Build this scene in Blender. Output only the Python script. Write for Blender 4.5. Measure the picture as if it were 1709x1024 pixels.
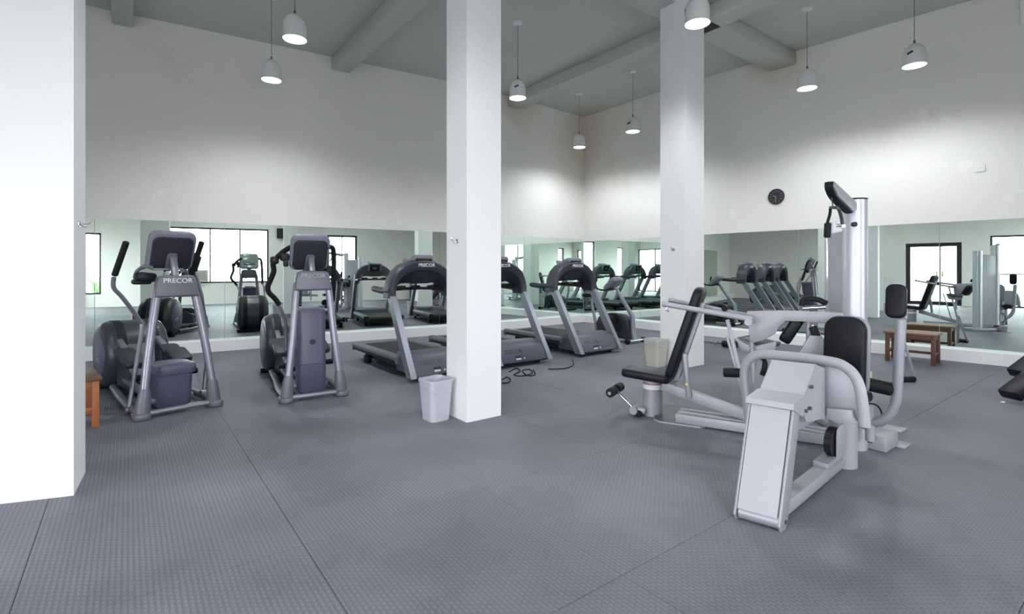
import bpy, bmesh, math, random
from mathutils import Vector, Matrix
random.seed(7)
for o in list(bpy.data.objects): bpy.data.objects.remove(o, do_unlink=True)
scn = bpy.context.scene
C = scn.collection
PI = math.pi

# ------------------------------------------------------------------ camera, sky, exposure
CAM_H, FPX, YH, CX, YAW = 1.35, 850.0, 448.0, 854.5, math.radians(37)
cam_d = bpy.data.cameras.new('camera'); cam = bpy.data.objects.new('camera', cam_d); C.objects.link(cam)
cam.location = (0, 0, CAM_H); cam.rotation_euler = (PI/2, 0, -YAW)
cam_d.sensor_fit = 'HORIZONTAL'; cam_d.sensor_width = 36.0; cam_d.lens = FPX/1709*36.0
cam_d.shift_y = -(512-YH)/1709; cam_d.clip_start = 0.05; cam_d.clip_end = 200
scn.camera = cam
scn.view_settings.view_transform = 'Standard'; scn.view_settings.look = 'None'
scn.view_settings.gamma = 1.0; scn.view_settings.use_curve_mapping = False
EXPOSURE = 0.0
SKY = 13.0
LAMP = 14.0
LAMP_SPOT = 150.0
scn.view_settings.exposure = EXPOSURE
w = bpy.data.worlds.new('world'); scn.world = w; w.use_nodes = True
bg = w.node_tree.nodes['Background']; bg.inputs[0].default_value = (0.93, 0.96, 1.0, 1); bg.inputs[1].default_value = SKY

# ------------------------------------------------------------------ photo pixel -> place
FW = Vector((math.sin(YAW), math.cos(YAW), 0)); RT = Vector((math.cos(YAW), -math.sin(YAW), 0)); EYE = Vector((0, 0, CAM_H))
def ray(px, py): return RT*((px-CX)/FPX) + FW + Vector((0, 0, (YH-py)/FPX))
def onP(px, py, p, n):
    d = ray(px, py); n = Vector(n); return EYE + d*((Vector(p)-EYE).dot(n)/d.dot(n))
def fl(px, py, z=0.0): return onP(px, py, (0, 0, z), (0, 0, 1))
def onX(px, py, x): return onP(px, py, (x, 0, 0), (1, 0, 0))
def onY(px, py, y): return onP(px, py, (0, y, 0), (0, 1, 0))

# ------------------------------------------------------------------ materials
MATS = {}
def mat(name, col, rough=0.5, metal=0.0, noise=0.0, nscale=6.0, bump=0.0, bscale=200.0, emit=None, estr=0.0, alpha=1.0, trans=0.0, coat=0.0, col2=None, rvar=0.0, spec=None):
    if name in MATS: return MATS[name]
    m = bpy.data.materials.new(name); m.use_nodes = True; nt = m.node_tree; b = nt.nodes['Principled BSDF']
    b.inputs['Base Color'].default_value = (*col, 1); b.inputs['Roughness'].default_value = rough; b.inputs['Metallic'].default_value = metal
    if spec is not None: b.inputs['Specular IOR Level'].default_value = spec
    if coat: b.inputs['Coat Weight'].default_value = coat
    if trans: b.inputs['Transmission Weight'].default_value = trans
    if alpha < 1: b.inputs['Alpha'].default_value = alpha
    if emit: b.inputs['Emission Color'].default_value = (*emit, 1); b.inputs['Emission Strength'].default_value = estr
    tc = nt.nodes.new('ShaderNodeTexCoord')
    if noise or col2 or rvar:
        n = nt.nodes.new('ShaderNodeTexNoise'); n.inputs['Scale'].default_value = nscale; n.inputs['Detail'].default_value = 6
        nt.links.new(tc.outputs['Object'], n.inputs['Vector'])
        if noise or col2:
            mx = nt.nodes.new('ShaderNodeMix'); mx.data_type = 'RGBA'
            c2 = col2 or tuple(min(1, c*(1+noise)) for c in col); c1 = col if col2 else tuple(c*(1-noise) for c in col)
            mx.inputs['A'].default_value = (*c1, 1); mx.inputs['B'].default_value = (*c2, 1)
            nt.links.new(n.outputs['Fac'], mx.inputs['Factor']); nt.links.new(mx.outputs['Result'], b.inputs['Base Color'])
        if rvar:
            mr = nt.nodes.new('ShaderNodeMapRange'); mr.inputs['From Min'].default_value = .3; mr.inputs['From Max'].default_value = .7
            mr.inputs['To Min'].default_value = rough-rvar; mr.inputs['To Max'].default_value = rough+rvar
            nt.links.new(n.outputs['Fac'], mr.inputs['Value']); nt.links.new(mr.outputs['Result'], b.inputs['Roughness'])
    if bump:
        n2 = nt.nodes.new('ShaderNodeTexNoise'); n2.inputs['Scale'].default_value = bscale; n2.inputs['Detail'].default_value = 3
        nt.links.new(tc.outputs['Object'], n2.inputs['Vector'])
        bp = nt.nodes.new('ShaderNodeBump'); bp.inputs['Strength'].default_value = bump; bp.inputs['Distance'].default_value = 0.002
        nt.links.new(n2.outputs['Fac'], bp.inputs['Height']); nt.links.new(bp.outputs['Normal'], b.inputs['Normal'])
    MATS[name] = m; return m

def wall_mat(name, col, stain):
    m = bpy.data.materials.new(name); m.use_nodes = True; nt = m.node_tree; b = nt.nodes['Principled BSDF']
    N = nt.nodes.new; L = nt.links.new
    geo = N('ShaderNodeNewGeometry')
    n1 = N('ShaderNodeTexNoise'); n1.inputs['Scale'].default_value = 0.9; n1.inputs['Detail'].default_value = 8; n1.inputs['Roughness'].default_value = .65
    L(geo.outputs['Position'], n1.inputs['Vector'])
    r1 = N('ShaderNodeValToRGB'); r1.color_ramp.elements[0].position = .58; r1.color_ramp.elements[1].position = .72
    L(n1.outputs['Fac'], r1.inputs['Fac'])
    mx = N('ShaderNodeMix'); mx.data_type = 'RGBA'; mx.inputs['A'].default_value = (*col, 1); mx.inputs['B'].default_value = (*stain, 1)
    L(r1.outputs['Color'], mx.inputs['Factor'])
    # patched plaster: small lighter islands with a sharp outline
    n2 = N('ShaderNodeTexNoise'); n2.inputs['Scale'].default_value = 2.3; n2.inputs['Detail'].default_value = 5
    L(geo.outputs['Position'], n2.inputs['Vector'])
    r2 = N('ShaderNodeValToRGB'); r2.color_ramp.elements[0].position = .685; r2.color_ramp.elements[1].position = .70
    L(n2.outputs['Fac'], r2.inputs['Fac'])
    mx2 = N('ShaderNodeMix'); mx2.data_type = 'RGBA'; mx2.inputs['B'].default_value = (*(min(1, c*1.05) for c in col), 1)
    L(mx.outputs['Result'], mx2.inputs['A']); L(r2.outputs['Color'], mx2.inputs['Factor'])
    last = mx2.outputs['Result']
    for (cx_, rad) in (((9.42, 9.42, 4.6), 1.9), ((9.6, 4.6, 5.2), .9), ((7.3, 9.35, 5.2), .9)):
        vd = N('ShaderNodeVectorMath'); vd.operation = 'DISTANCE'; vd.inputs[1].default_value = cx_; L(geo.outputs['Position'], vd.inputs[0])
        mr = N('ShaderNodeMapRange'); mr.inputs['From Min'].default_value = 0; mr.inputs['From Max'].default_value = rad; mr.inputs['To Min'].default_value = .75; mr.inputs['To Max'].default_value = -.35
        L(vd.outputs['Value'], mr.inputs['Value'])
        ad = N('ShaderNodeMath'); ad.operation = 'MULTIPLY_ADD'; ad.use_clamp = True; ad.inputs[1].default_value = 1.3; L(n1.outputs['Fac'], ad.inputs[0])
        sb_ = N('ShaderNodeMath'); sb_.operation = 'SUBTRACT'; L(mr.outputs['Result'], sb_.inputs[0]); sb_.inputs[1].default_value = .62; L(sb_.outputs[0], ad.inputs[2])
        m3 = N('ShaderNodeMix'); m3.data_type = 'RGBA'; m3.inputs['B'].default_value = (col[0]*.80, col[1]*.70, col[2]*.52, 1)
        L(last, m3.inputs['A']); L(ad.outputs[0], m3.inputs['Factor']); last = m3.outputs['Result']
    L(last, b.inputs['Base Color'])
    b.inputs['Roughness'].default_value = .75
    n3 = N('ShaderNodeTexNoise'); n3.inputs['Scale'].default_value = 25; n3.inputs['Detail'].default_value = 6
    L(geo.outputs['Position'], n3.inputs['Vector'])
    bp = N('ShaderNodeBump'); bp.inputs['Strength'].default_value = .25; bp.inputs['Distance'].default_value = .006
    L(n3.outputs['Fac'], bp.inputs['Height']); L(bp.outputs['Normal'], b.inputs['Normal'])
    MATS[name] = m; return m

def floor_mat():
    m = bpy.data.materials.new('rubber_floor'); m.use_nodes = True; nt = m.node_tree; b = nt.nodes['Principled BSDF']
    N = nt.nodes.new; L = nt.links.new
    geo = N('ShaderNodeNewGeometry'); sep = N('ShaderNodeSeparateXYZ'); L(geo.outputs['Position'], sep.inputs[0])
    def M(op, a, bb=None, c=None):
        n = N('ShaderNodeMath'); n.operation = op
        for i, v in enumerate((a, bb, c)):
            if v is None: continue
            if isinstance(v, (int, float)): n.inputs[i].default_value = v
            else: L(v, n.inputs[i])
        return n.outputs[0]
    PX, PY = 0.022, 0.032
    cx = M('DIVIDE', sep.outputs[0], PX); col_i = M('FLOOR', cx); fx = M('FRACT', cx)
    off = M('MULTIPLY', M('MODULO', col_i, 2.0), 0.5)
    fy = M('FRACT', M('ADD', M('DIVIDE', sep.outputs[1], PY), off))
    sx = M('SUBTRACT', 0.5, M('ABSOLUTE', M('SUBTRACT', fx, 0.5)))
    sy = M('SUBTRACT', 0.5, M('ABSOLUTE', M('SUBTRACT', fy, 0.5)))
    def ss(v, a, c):
        n = N('ShaderNodeMapRange'); n.interpolation_type = 'SMOOTHSTEP'; n.inputs['From Min'].default_value = a; n.inputs['From Max'].default_value = c
        L(v, n.inputs['Value']); return n.outputs[0]
    stud = M('MULTIPLY', ss(sx, .14, .28), ss(sy, .06, .16))
    nz = N('ShaderNodeTexNoise'); nz.inputs['Scale'].default_value = .8; nz.inputs['Detail'].default_value = 7; L(geo.outputs['Position'], nz.inputs['Vector'])
    mx = N('ShaderNodeMix'); mx.data_type = 'RGBA'; mx.inputs['A'].default_value = (.112, .118, .148, 1); mx.inputs['B'].default_value = (.205, .213, .252, 1)
    L(ss(nz.outputs['Fac'], .3, .7), mx.inputs['Factor'])
    mx2 = N('ShaderNodeMix'); mx2.data_type = 'RGBA'; mx2.blend_type = 'MULTIPLY'; mx2.inputs['Factor'].default_value = 1
    L(mx.outputs['Result'], mx2.inputs['A'])
    cr = N('ShaderNodeMix'); cr.data_type = 'RGBA'; cr.inputs['A'].default_value = (.80, .80, .81, 1); cr.inputs['B'].default_value = (1.08, 1.08, 1.08, 1)
    L(stud, cr.inputs['Factor']); L(cr.outputs['Result'], mx2.inputs['B']); L(mx2.outputs['Result'], b.inputs['Base Color'])
    mr = N('ShaderNodeMapRange'); mr.inputs['From Min'].default_value = .3; mr.inputs['From Max'].default_value = .7; mr.inputs['To Min'].default_value = .50; mr.inputs['To Max'].default_value = .66
    L(nz.outputs['Fac'], mr.inputs['Value']); L(mr.outputs['Result'], b.inputs['Roughness'])
    bp = N('ShaderNodeBump'); bp.inputs['Strength'].default_value = .55; bp.inputs['Distance'].default_value = .002
    L(stud, bp.inputs['Height']); L(bp.outputs['Normal'], b.inputs['Normal'])
    MATS['rubber_floor'] = m; return m

def wood_mat(name, a, bcol):
    m = bpy.data.materials.new(name); m.use_nodes = True; nt = m.node_tree; b = nt.nodes['Principled BSDF']
    N = nt.nodes.new; L = nt.links.new
    tc = N('ShaderNodeTexCoord'); mp = N('ShaderNodeMapping'); mp.inputs['Scale'].default_value = (18, 2.5, 18); L(tc.outputs['Object'], mp.inputs[0])
    n = N('ShaderNodeTexNoise'); n.inputs['Scale'].default_value = 3; n.inputs['Detail'].default_value = 8; L(mp.outputs[0], n.inputs['Vector'])
    mx = N('ShaderNodeMix'); mx.data_type = 'RGBA'; mx.inputs['A'].default_value = (*a, 1); mx.inputs['B'].default_value = (*bcol, 1)
    L(n.outputs['Fac'], mx.inputs['Factor']); L(mx.outputs['Result'], b.inputs['Base Color']); b.inputs['Roughness'].default_value = .45
    MATS[name] = m; return m

wall_mat('wall_paint', (.83, .818, .785), (.76, .74, .68))
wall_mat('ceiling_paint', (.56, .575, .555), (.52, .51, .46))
mat('pillar_paint', (.86, .86, .87), rough=.7, noise=.012, nscale=1.5, bump=.15, bscale=30)
floor_mat()
wood_mat('wood_brown', (.075, .026, .012), (.15, .062, .030))
wood_mat('wood_top', (.17, .085, .045), (.27, .15, .085)); wood_mat('wood_orange', (.30, .09, .025), (.42, .15, .045))
mat('mirror', (.80, .915, .85), rough=.004, metal=1.0)
mat('mirror_edge', (.25, .33, .29), rough=.3)
mat('black_frame', (.015, .014, .02), rough=.4)
mat('black_vinyl', (.009, .009, .014), rough=.38, bump=.25, bscale=260, spec=.22)
mat('black_rubber', (.010, .010, .012), rough=.6, bump=.3, bscale=180, spec=.25)
mat('black_plastic', (.014, .014, .018), rough=.42, spec=.3)
mat('dark_hood', (.026, .029, .042), rough=.42, bump=.15, bscale=500)
mat('hood_grey', (.090, .102, .138), rough=.42)
mat('console_grey', (.19, .205, .255), rough=.45)
mat('tread_alu', (.27, .295, .34), rough=.38, metal=.55)
mat('tread_rail', (.12, .137, .155), rough=.45)
mat('belt', (.020, .020, .022), rough=.75, bump=.2, bscale=300)
mat('ell_tube', (.29, .285, .34), rough=.34, metal=.6)
mat('ell_cast', (.16, .157, .20), rough=.42, metal=.25)
mat('ell_blue', (.085, .088, .145), rough=.36)
mat('ell_dark', (.030, .037, .047), rough=.35)
mat('ell_back', (.020, .020, .032), rough=.5)
mat('silver', (.34, .35, .395), rough=.42, metal=.3, noise=.03, nscale=9)
mat('silver_light', (.35, .36, .40), rough=.45, metal=.15)
mat('silver_tower', (.56, .57, .63), rough=.40, metal=.55)
mat('arch_grey', (.045, .050, .072), rough=.42)
mat('hood_print', (.085, .095, .125), rough=.5)
mat('chrome', (.82, .82, .85), rough=.12, metal=1.0)
mat('steel_dark', (.12, .12, .13), rough=.4, metal=.6)
mat('white_print', (.85, .85, .87), rough=.5)
mat('grey_print', (.42, .42, .46), rough=.5)
mat('dark_print', (.05, .05, .07), rough=.5)
mat('sticker_red', (.45, .06, .05), rough=.5)
mat('yellow_plastic', (.80, .62, .10), rough=.4)
mat('cream_plastic', (.82, .72, .42), rough=.4)
mat('lamp_shell', (.74, .77, .76), rough=.3, coat=.3)
mat('lamp_lens', (1, 1, 1), emit=(.94, .97, 1.0), estr=LAMP)
mat('bin_grey', (.50, .51, .58), rough=.42)
mat('bin_beige', (.58, .55, .48), rough=.45)
mat('bag_film', (.80, .82, .88), rough=.25, alpha=.28)
mat('white_plastic', (.78, .78, .77), rough=.4)
mat('ac_beige', (.60, .58, .50), rough=.5)
mat('water_blue', (.45, .68, .85), rough=.1, trans=.5)
mat('screen', (.015, .02, .02), rough=.15)
mat('lcd', (.18, .24, .20), rough=.2)
mat('glass', (.95, .98, .96), rough=0.0, alpha=.12)
mat('concrete', (.42, .42, .40), rough=.8, noise=.1)
mat('leaf', (.10, .22, .06), rough=.5, noise=.3)
mat('brass', (.75, .55, .22), rough=.3, metal=.8)
mat('clock_face', (.035, .03, .035), rough=.35)

# ------------------------------------------------------------------ mesh builder
def vv(p): return Vector(p)
class MB:
    def __init__(s, origin=(0, 0, 0)): s.v = []; s.f = []; s.o = Vector(origin)
    def bm(s, bm, M=None):
        k = len(s.v); bm.verts.index_update()
        for q in bm.verts: s.v.append((M @ q.co if M else q.co.copy()) - s.o)
        for f in bm.faces: s.f.append([k+q.index for q in f.verts])
        bm.free(); return s
    def box(s, c, size, bev=0.0, rot=None, seg=2):
        b = bmesh.new(); bmesh.ops.create_cube(b, size=1.0)
        bmesh.ops.scale(b, vec=Vector(size), verts=b.verts)
        if bev: bmesh.ops.bevel(b, geom=list(b.edges), offset=min(bev, min(size)*.49), segments=seg, affect='EDGES', profile=.5)
        M = Matrix.Translation(Vector(c))
        if rot: M = M @ (rot if isinstance(rot, Matrix) else Matrix.Rotation(rot[2], 4, 'Z') @ Matrix.Rotation(rot[1], 4, 'Y') @ Matrix.Rotation(rot[0], 4, 'X'))
        return s.bm(b, M)
    def span(s, a, b_, bev=0.0):
        a = Vector(a); b_ = Vector(b_); return s.box((a+b_)/2, [abs(q) for q in (b_-a)], bev)
    def bar(s, p0, p1, w_, h_, bev=0.0, up=(0, 0, 1), ext=0.0):
        p0 = Vector(p0); p1 = Vector(p1); d = (p1-p0); ln = d.length+2*ext; y = d.normalized(); up = Vector(up)
        x = y.cross(up)
        if x.length < 1e-4: x = y.cross(Vector((1, 0, 0)))
        x.normalize(); z = x.cross(y)
        R = Matrix((x, y, z)).transposed().to_4x4()
        return s.box((p0+p1)/2, (w_, ln, h_), bev, R)
    def cyl(s, p0, p1, r, r1=None, n=20, caps=True, bev=0.0):
        p0 = Vector(p0); p1 = Vector(p1); r1 = r if r1 is None else r1
        z = (p1-p0).normalized(); x = z.orthogonal().normalized(); y = z.cross(x); k = len(s.v)
        rings = [(p0, r), (p1, r1)]
        if bev: rings = [(p0, r-bev), (p0+z*bev, r), (p1-z*bev, r1), (p1, r1-bev)]
        for p, rr in rings:
            for i in range(n):
                a = 2*PI*i/n; s.v.append(p + x*math.cos(a)*rr + y*math.sin(a)*rr - s.o)
        for q in range(len(rings)-1):
            for i in range(n):
                j = (i+1) % n; s.f.append([k+q*n+i, k+q*n+j, k+(q+1)*n+j, k+(q+1)*n+i])
        if caps: s.f.append([k+i for i in reversed(range(n))]); s.f.append([k+(len(rings)-1)*n+i for i in range(n)])
        return s
    def tube(s, pts, r, n=12, sm=6, flat=1.0, up=None, closed=False):
        pts = [Vector(p) for p in pts]; rs = r if isinstance(r, (list, tuple)) else [r]*len(pts)
        if sm and len(pts) > 2:
            P = []; R = []; m = len(pts)
            rng = range(m if closed else m-1)
            for i in rng:
                g = (lambda q: pts[q % m]) if closed else (lambda q: pts[max(0, min(m-1, q))])
                p0, p1, p2, p3 = g(i-1), g(i), g(i+1), g(i+2)
                for t in range(sm):
                    u = t/sm
                    P.append(.5*((2*p1)+(p2-p0)*u+(2*p0-5*p1+4*p2-p3)*u*u+(3*p1-p0-3*p2+p3)*u**3)); R.append(rs[i]*(1-u)+rs[(i+1) % m]*u)
            if not closed: P.append(pts[-1]); R.append(rs[-1])
            pts, rs = P, R
        k = len(s.v); m = len(pts); nx = None
        for i, p in enumerate(pts):
            if closed: d = pts[(i+1) % m]-pts[i-1]
            else: d = pts[min(i+1, m-1)]-pts[max(i-1, 0)]
            d.normalize()
            if up is not None: nx = d.cross(Vector(up)).normalized()
            elif nx is None: nx = d.orthogonal().normalized()
            else: nx = (nx-d*nx.dot(d)).normalized()
            ny = nx.cross(d)
            for q in range(n):
                a = 2*PI*q/n; s.v.append(p+nx*math.cos(a)*rs[i]*flat+ny*math.sin(a)*rs[i]-s.o)
        for i in range(m if closed else m-1):
            for q in range(n):
                j = (q+1) % n; a = k+i*n; b_ = k+((i+1) % m)*n
                s.f.append([a+q, a+j, b_+j, b_+q])
        if not closed: s.f.append([k+q for q in reversed(range(n))]); s.f.append([k+(m-1)*n+q for q in range(n)])
        return s
    def prism(s, poly, O, U, V, th, bev=0.0, seg=2):
        """polygon in the plane O+U*a+V*b, thickened th along U x V (centred)"""
        U = Vector(U).normalized(); V = Vector(V); V = (V-U*V.dot(U)).normalized(); N = U.cross(V); O = Vector(O)
        b = bmesh.new(); vs = [b.verts.new((p[0], p[1], -th/2)) for p in poly]
        f = b.faces.new(vs); f.normal_update()
        if f.normal.z > 0: bmesh.ops.reverse_faces(b, faces=[f])
        e = bmesh.ops.extrude_face_region(b, geom=[f]); nv = [q for q in e['geom'] if isinstance(q, bmesh.types.BMVert)]
        bmesh.ops.translate(b, verts=nv, vec=(0, 0, th))
        if bev:
            ee = [q for q in b.edges if abs(q.verts[0].co.z-q.verts[1].co.z) < 1e-6]
            bmesh.ops.bevel(b, geom=ee, offset=bev, segments=seg, affect='EDGES', profile=.5)
        bmesh.ops.recalc_face_normals(b, faces=list(b.faces))
        M = Matrix((U, V, N)).transposed().to_4x4(); M.translation = O
        return s.bm(b, M)
    def lathe(s, prof, c=(0, 0, 0), n=28, M=None):
        k = len(s.v); c = Vector(c)
        for r, z in prof:
            for i in range(n):
                a = 2*PI*i/n; p = Vector((r*math.cos(a), r*math.sin(a), z))
                s.v.append((M @ p if M else p)+c-s.o)
        for q in range(len(prof)-1):
            for i in range(n):
                j = (i+1) % n; s.f.append([k+q*n+i, k+q*n+j, k+(q+1)*n+j, k+(q+1)*n+i])
        return s
    def loft(s, rings, caps=True):
        k = len(s.v); n = len(rings[0])
        for R in rings:
            for p in R: s.v.append(Vector(p)-s.o)
        for q in range(len(rings)-1):
            for i in range(n):
                j = (i+1) % n; s.f.append([k+q*n+i, k+q*n+j, k+(q+1)*n+j, k+(q+1)*n+i])
        if caps: s.f.append([k+i for i in reversed(range(n))]); s.f.append([k+(len(rings)-1)*n+i for i in range(n)])
        return s
    def build(s, name, m, parent=None, angle=35, smooth=True):
        me = bpy.data.meshes.new(name); me.from_pydata([tuple(q) for q in s.v], [], s.f)
        b = bmesh.new(); b.from_mesh(me); bmesh.ops.recalc_face_normals(b, faces=list(b.faces)); b.to_mesh(me); b.free()
        if smooth:
            for p in me.polygons: p.use_smooth = True
            me.set_sharp_from_angle(angle=math.radians(angle))
        me.materials.append(MATS[m]); me.update()
        o = bpy.data.objects.new(name, me); C.objects.link(o)
        if parent: o.parent = parent
        return o
def rrect(w_, h_, r, n=5, cx=0, cy=0):
    out = []
    for (sx, sy, a0) in ((1, 1, 0), (-1, 1, PI/2), (-1, -1, PI), (1, -1, 1.5*PI)):
        for i in range(n+1):
            a = a0+PI/2*i/n; out.append((cx+sx*(w_/2-r)+r*math.cos(a), cy+sy*(h_/2-r)+r*math.sin(a)))
    return out
def thing(name, label, cat, loc=(0, 0, 0), rz=0.0, group=None):
    o = bpy.data.objects.new(name, None); C.objects.link(o); o.location = loc; o.rotation_euler = (0, 0, rz); o.empty_display_size = .1
    o['label'] = label; o['category'] = cat
    if group: o['group'] = group
    return o
def tag(o, label, cat, group=None):
    o['label'] = label; o['category'] = cat
    if group: o['group'] = group
    return o
def struct(o, label=None):
    o['kind'] = 'structure'
    if label: o['label'] = label
    return o
def copy_tree(o, parent=None):
    c = o.copy(); C.objects.link(c); c.parent = parent
    for ch in o.children: copy_tree(ch, c)
    return c
def text_mesh(name, txt, size, m, parent, M, ext=.0015, bold=0.0, xs=1.0):
    cu = bpy.data.curves.new('txt', 'FONT'); cu.body = txt; cu.size = size; cu.align_x = 'CENTER'; cu.align_y = 'CENTER'; cu.extrude = ext; cu.offset = bold
    to = bpy.data.objects.new('txt', cu); C.objects.link(to); bpy.context.view_layer.update()
    me = bpy.data.meshes.new_from_object(to.evaluated_get(bpy.context.evaluated_depsgraph_get()))
    bpy.data.objects.remove(to); bpy.data.curves.remove(cu)
    me.transform(M @ Matrix.Diagonal((xs, 1, 1, 1))); me.materials.clear(); me.materials.append(MATS[m]); me.name = name
    o = bpy.data.objects.new(name, me); C.objects.link(o); o.parent = parent; return o
def frameM(O, U, V):
    U = Vector(U).normalized(); V = Vector(V); V = (V-U*V.dot(U)).normalized(); N = U.cross(V)
    M = Matrix((U, V, N)).transposed().to_4x4(); M.translation = Vector(O); return M

# ------------------------------------------------------------------ room shell
XL, XR, YF, YB, ZC = -4.6, 10.2, -2.9, 10.3, 5.27
K1, CO, K2 = Vector((6.0, 9.25, 0)), Vector((9.42, 9.42, 0)), Vector((9.42, 6.3, 0))      # bends of the mirrored walls
A1, A2 = math.radians(5.5), math.radians(5.5)
W0 = Vector((XL, K1.y+math.tan(A1)*(K1.x-XL), 0)); W3 = Vector((K2.x+math.tan(A2)*(K2.y-YF), YF, 0))
def nrm2(a, b):                                  # unit normal on the room side for a wall that runs a -> b
    d = (b-a).normalized(); return Vector((d.y, -d.x, 0))
def offs(pts, d):
    out = []
    for i, p in enumerate(pts):
        ns = ([nrm2(pts[i-1], p)] if i else [])+([nrm2(p, pts[i+1])] if i < len(pts)-1 else [])
        if len(ns) == 1: out.append(p+ns[0]*d)
        else:
            b = (ns[0]+ns[1]).normalized(); out.append(p+b*(d/b.dot(ns[0])))
    return out
BACK, RIGHT = [W0, K1, CO], [CO, K2, W3]
N4 = nrm2(K2, W3)
def onR(px, py): return onP(px, py, K2, N4)
def plan(pts, z0, z1): return MB().loft([[Vector((p.x, p.y, z0)) for p in pts], [Vector((p.x, p.y, z1)) for p in pts]])
LEDGE = .20; LZ = .17
MT_B, MT_R = 2.11, 2.05
def wall(name, axis, c0, c1, a0, a1, z1, holes, m='wall_paint'):
    mb = MB(); hs = sorted(holes); cur = a0
    def put(b0, b1, z0, zz):
        if b1-b0 < 1e-4 or zz-z0 < 1e-4: return
        if axis == 'x': mb.span((c0, b0, z0), (c1, b1, zz))
        else: mb.span((b0, c0, z0), (b1, c1, zz))
    for h in hs:
        put(cur, h[0], 0, z1); put(h[0], h[1], 0, h[2]); put(h[0], h[1], h[3], z1); cur = h[1]
    put(cur, a1, 0, z1)
    return struct(mb.build(name, m, smooth=False))
HOLES_FRONT = [(-3.75, -3.25, .45, 2.6), (-1.5, 2.05, .80, 2.9), (4.25, 5.45, 0.0, 2.75)]
HOLES_LEFT = [(-2.6, 1.4, 0.0, 2.5), (2.15, 3.75, 0.0, 2.3), (4.55, 5.0, .75, 2.2)]
ALLW = offs([W0, K1, CO, K2, W3], -.25)
struct(plan(BACK+[ALLW[2], ALLW[1], ALLW[0]], 0, ZC+.2).build('wall_back', 'wall_paint', smooth=False))
struct(plan(RIGHT+[ALLW[4], ALLW[3], ALLW[2]], 0, ZC+.2).build('wall_right', 'wall_paint', smooth=False))
wall('wall_front', 'y', YF-.2, YF, XL-.2, XR+.2, ZC+.2, HOLES_FRONT)
wall('wall_left', 'x', XL-.2, XL, YF, YB, ZC+.2, HOLES_LEFT)
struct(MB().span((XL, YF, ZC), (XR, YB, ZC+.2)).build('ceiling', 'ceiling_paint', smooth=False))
struct(MB().span((-60, -60, -.40), (60, 60, -.30)).build('ground', 'concrete', smooth=False), 'pale paved ground outside the windows')

# floor of rubber tiles
flo = struct(MB().span((XL, YF, -.30), (XR, YB, -.012)).build('floor', 'rubber_floor', smooth=False))
nxt, nyt = 14, 12; tw, tl = (XR-XL)/nxt, (YB-YF)/nyt
tm = MB()
g = .001; ch = .0015
b0 = bmesh.new(); bmesh.ops.create_cube(b0, size=1.0); bmesh.ops.scale(b0, vec=(tw-2*g, tl-2*g, .012), verts=b0.verts)
bmesh.ops.bevel(b0, geom=[e for e in b0.edges if all(q.co.z > 0 for q in e.verts)], offset=ch, segments=1, affect='EDGES')
tm.bm(b0); t0 = tm.build('floor_tile', 'rubber_floor', flo, smooth=False)
for i in range(nxt):
    for j in range(nyt):
        t = t0 if (i, j) == (0, 0) else t0.copy()
        if t is not t0: C.objects.link(t)
        t.location = (XL+(i+.5)*tw, YF+(j+.5)*tl, -.006)

# ledge under the mirrors
LI = offs([W0, K1, CO, K2, W3], LEDGE)
struct(plan(BACK+[LI[2], LI[1], LI[0]], 0, LZ).build('baseboard_back', 'pillar_paint', smooth=False))
struct(plan(RIGHT+[LI[4], LI[3], LI[2]], 0, LZ).build('baseboard_right', 'pillar_paint', smooth=False))

# mirrors
def mirror(p0, p1, z0, z1, nrm, label):
    p0 = Vector(p0); p1 = Vector(p1); nrm = Vector(nrm)
    root = thing('wall_mirror', label, 'mirror', (p0.x, p0.y, z0), group='mirror sheets on the gym walls')
    d = (p1-p0); u = d.normalized(); ln = d.length; g_ = .004; hz = Vector((0, 0, (z1-z0)/2))
    MB().bar(u*g_/2+nrm*.004+hz, u*(ln-g_/2)+nrm*.004+hz, .006, z1-z0).build('glass_edge', 'mirror_edge', root, smooth=False)
    f = MB(); a = u*(g_/2+.001)+nrm*.0078; b = u*(ln-g_/2-.001)+nrm*.0078
    f.v = [a, b, b+Vector((0, 0, z1-z0)), a+Vector((0, 0, z1-z0))]; f.f = [[0, 1, 2, 3]]
    f.build('mirror_face', 'mirror', root, smooth=False)
    return root
def atseg(a, b, px): return onP(px, YH, a, nrm2(a, b)).xy.to_3d()
n1 = nrm2(W0, K1); n2 = nrm2(K1, CO); n3 = nrm2(CO, K2)
b1 = [W0+(K1-W0)*.2]+[atseg(W0, K1, px) for px in (158, 375, 576, 733)]+[K1+(W0-K1).normalized()*.004]
bl = ['mirror sheet mostly hidden behind the near left pillar', 'mirror sheet behind the left elliptical machine with two swing arms', 'mirror sheet between the two elliptical machines',
      'mirror sheet between the right elliptical and the first treadmill', 'narrow mirror strip hidden behind the middle pillar']
for i in range(5): mirror(b1[i], b1[i+1], LZ, MT_B, n1, bl[i])
b2 = [K1, atseg(K1, CO, 875), CO+(K1-CO).normalized()*.012]
bl = ['mirror sheet behind the middle treadmill, right of the middle pillar', 'back wall mirror sheet that ends in the room corner']
for i in range(2): mirror(b2[i], b2[i+1], LZ, MT_B, n2, bl[i])
b3 = [CO+(K2-CO).normalized()*.012, atseg(CO, K2, 1069), K2+(CO-K2).normalized()*.004]
rl = ['right wall mirror sheet starting at the room corner behind the bike', 'mirror sheet behind the far white pillar']
for i in range(2): mirror(b3[i], b3[i+1], LZ, MT_R, n3, rl[i])
sm_ = atseg(K2, W3, 1568); u4 = (W3-K2).normalized()
b4 = [K2, sm_-u4*1.95, sm_, sm_+u4*1.9, sm_+u4*3.8]
rl = ['mirror sheet below the round wall clock', 'mirror sheet behind the tall silver gym tower', 'mirror sheet right of the small brown bench', 'right wall mirror sheet beyond the right edge of the view']
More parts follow.
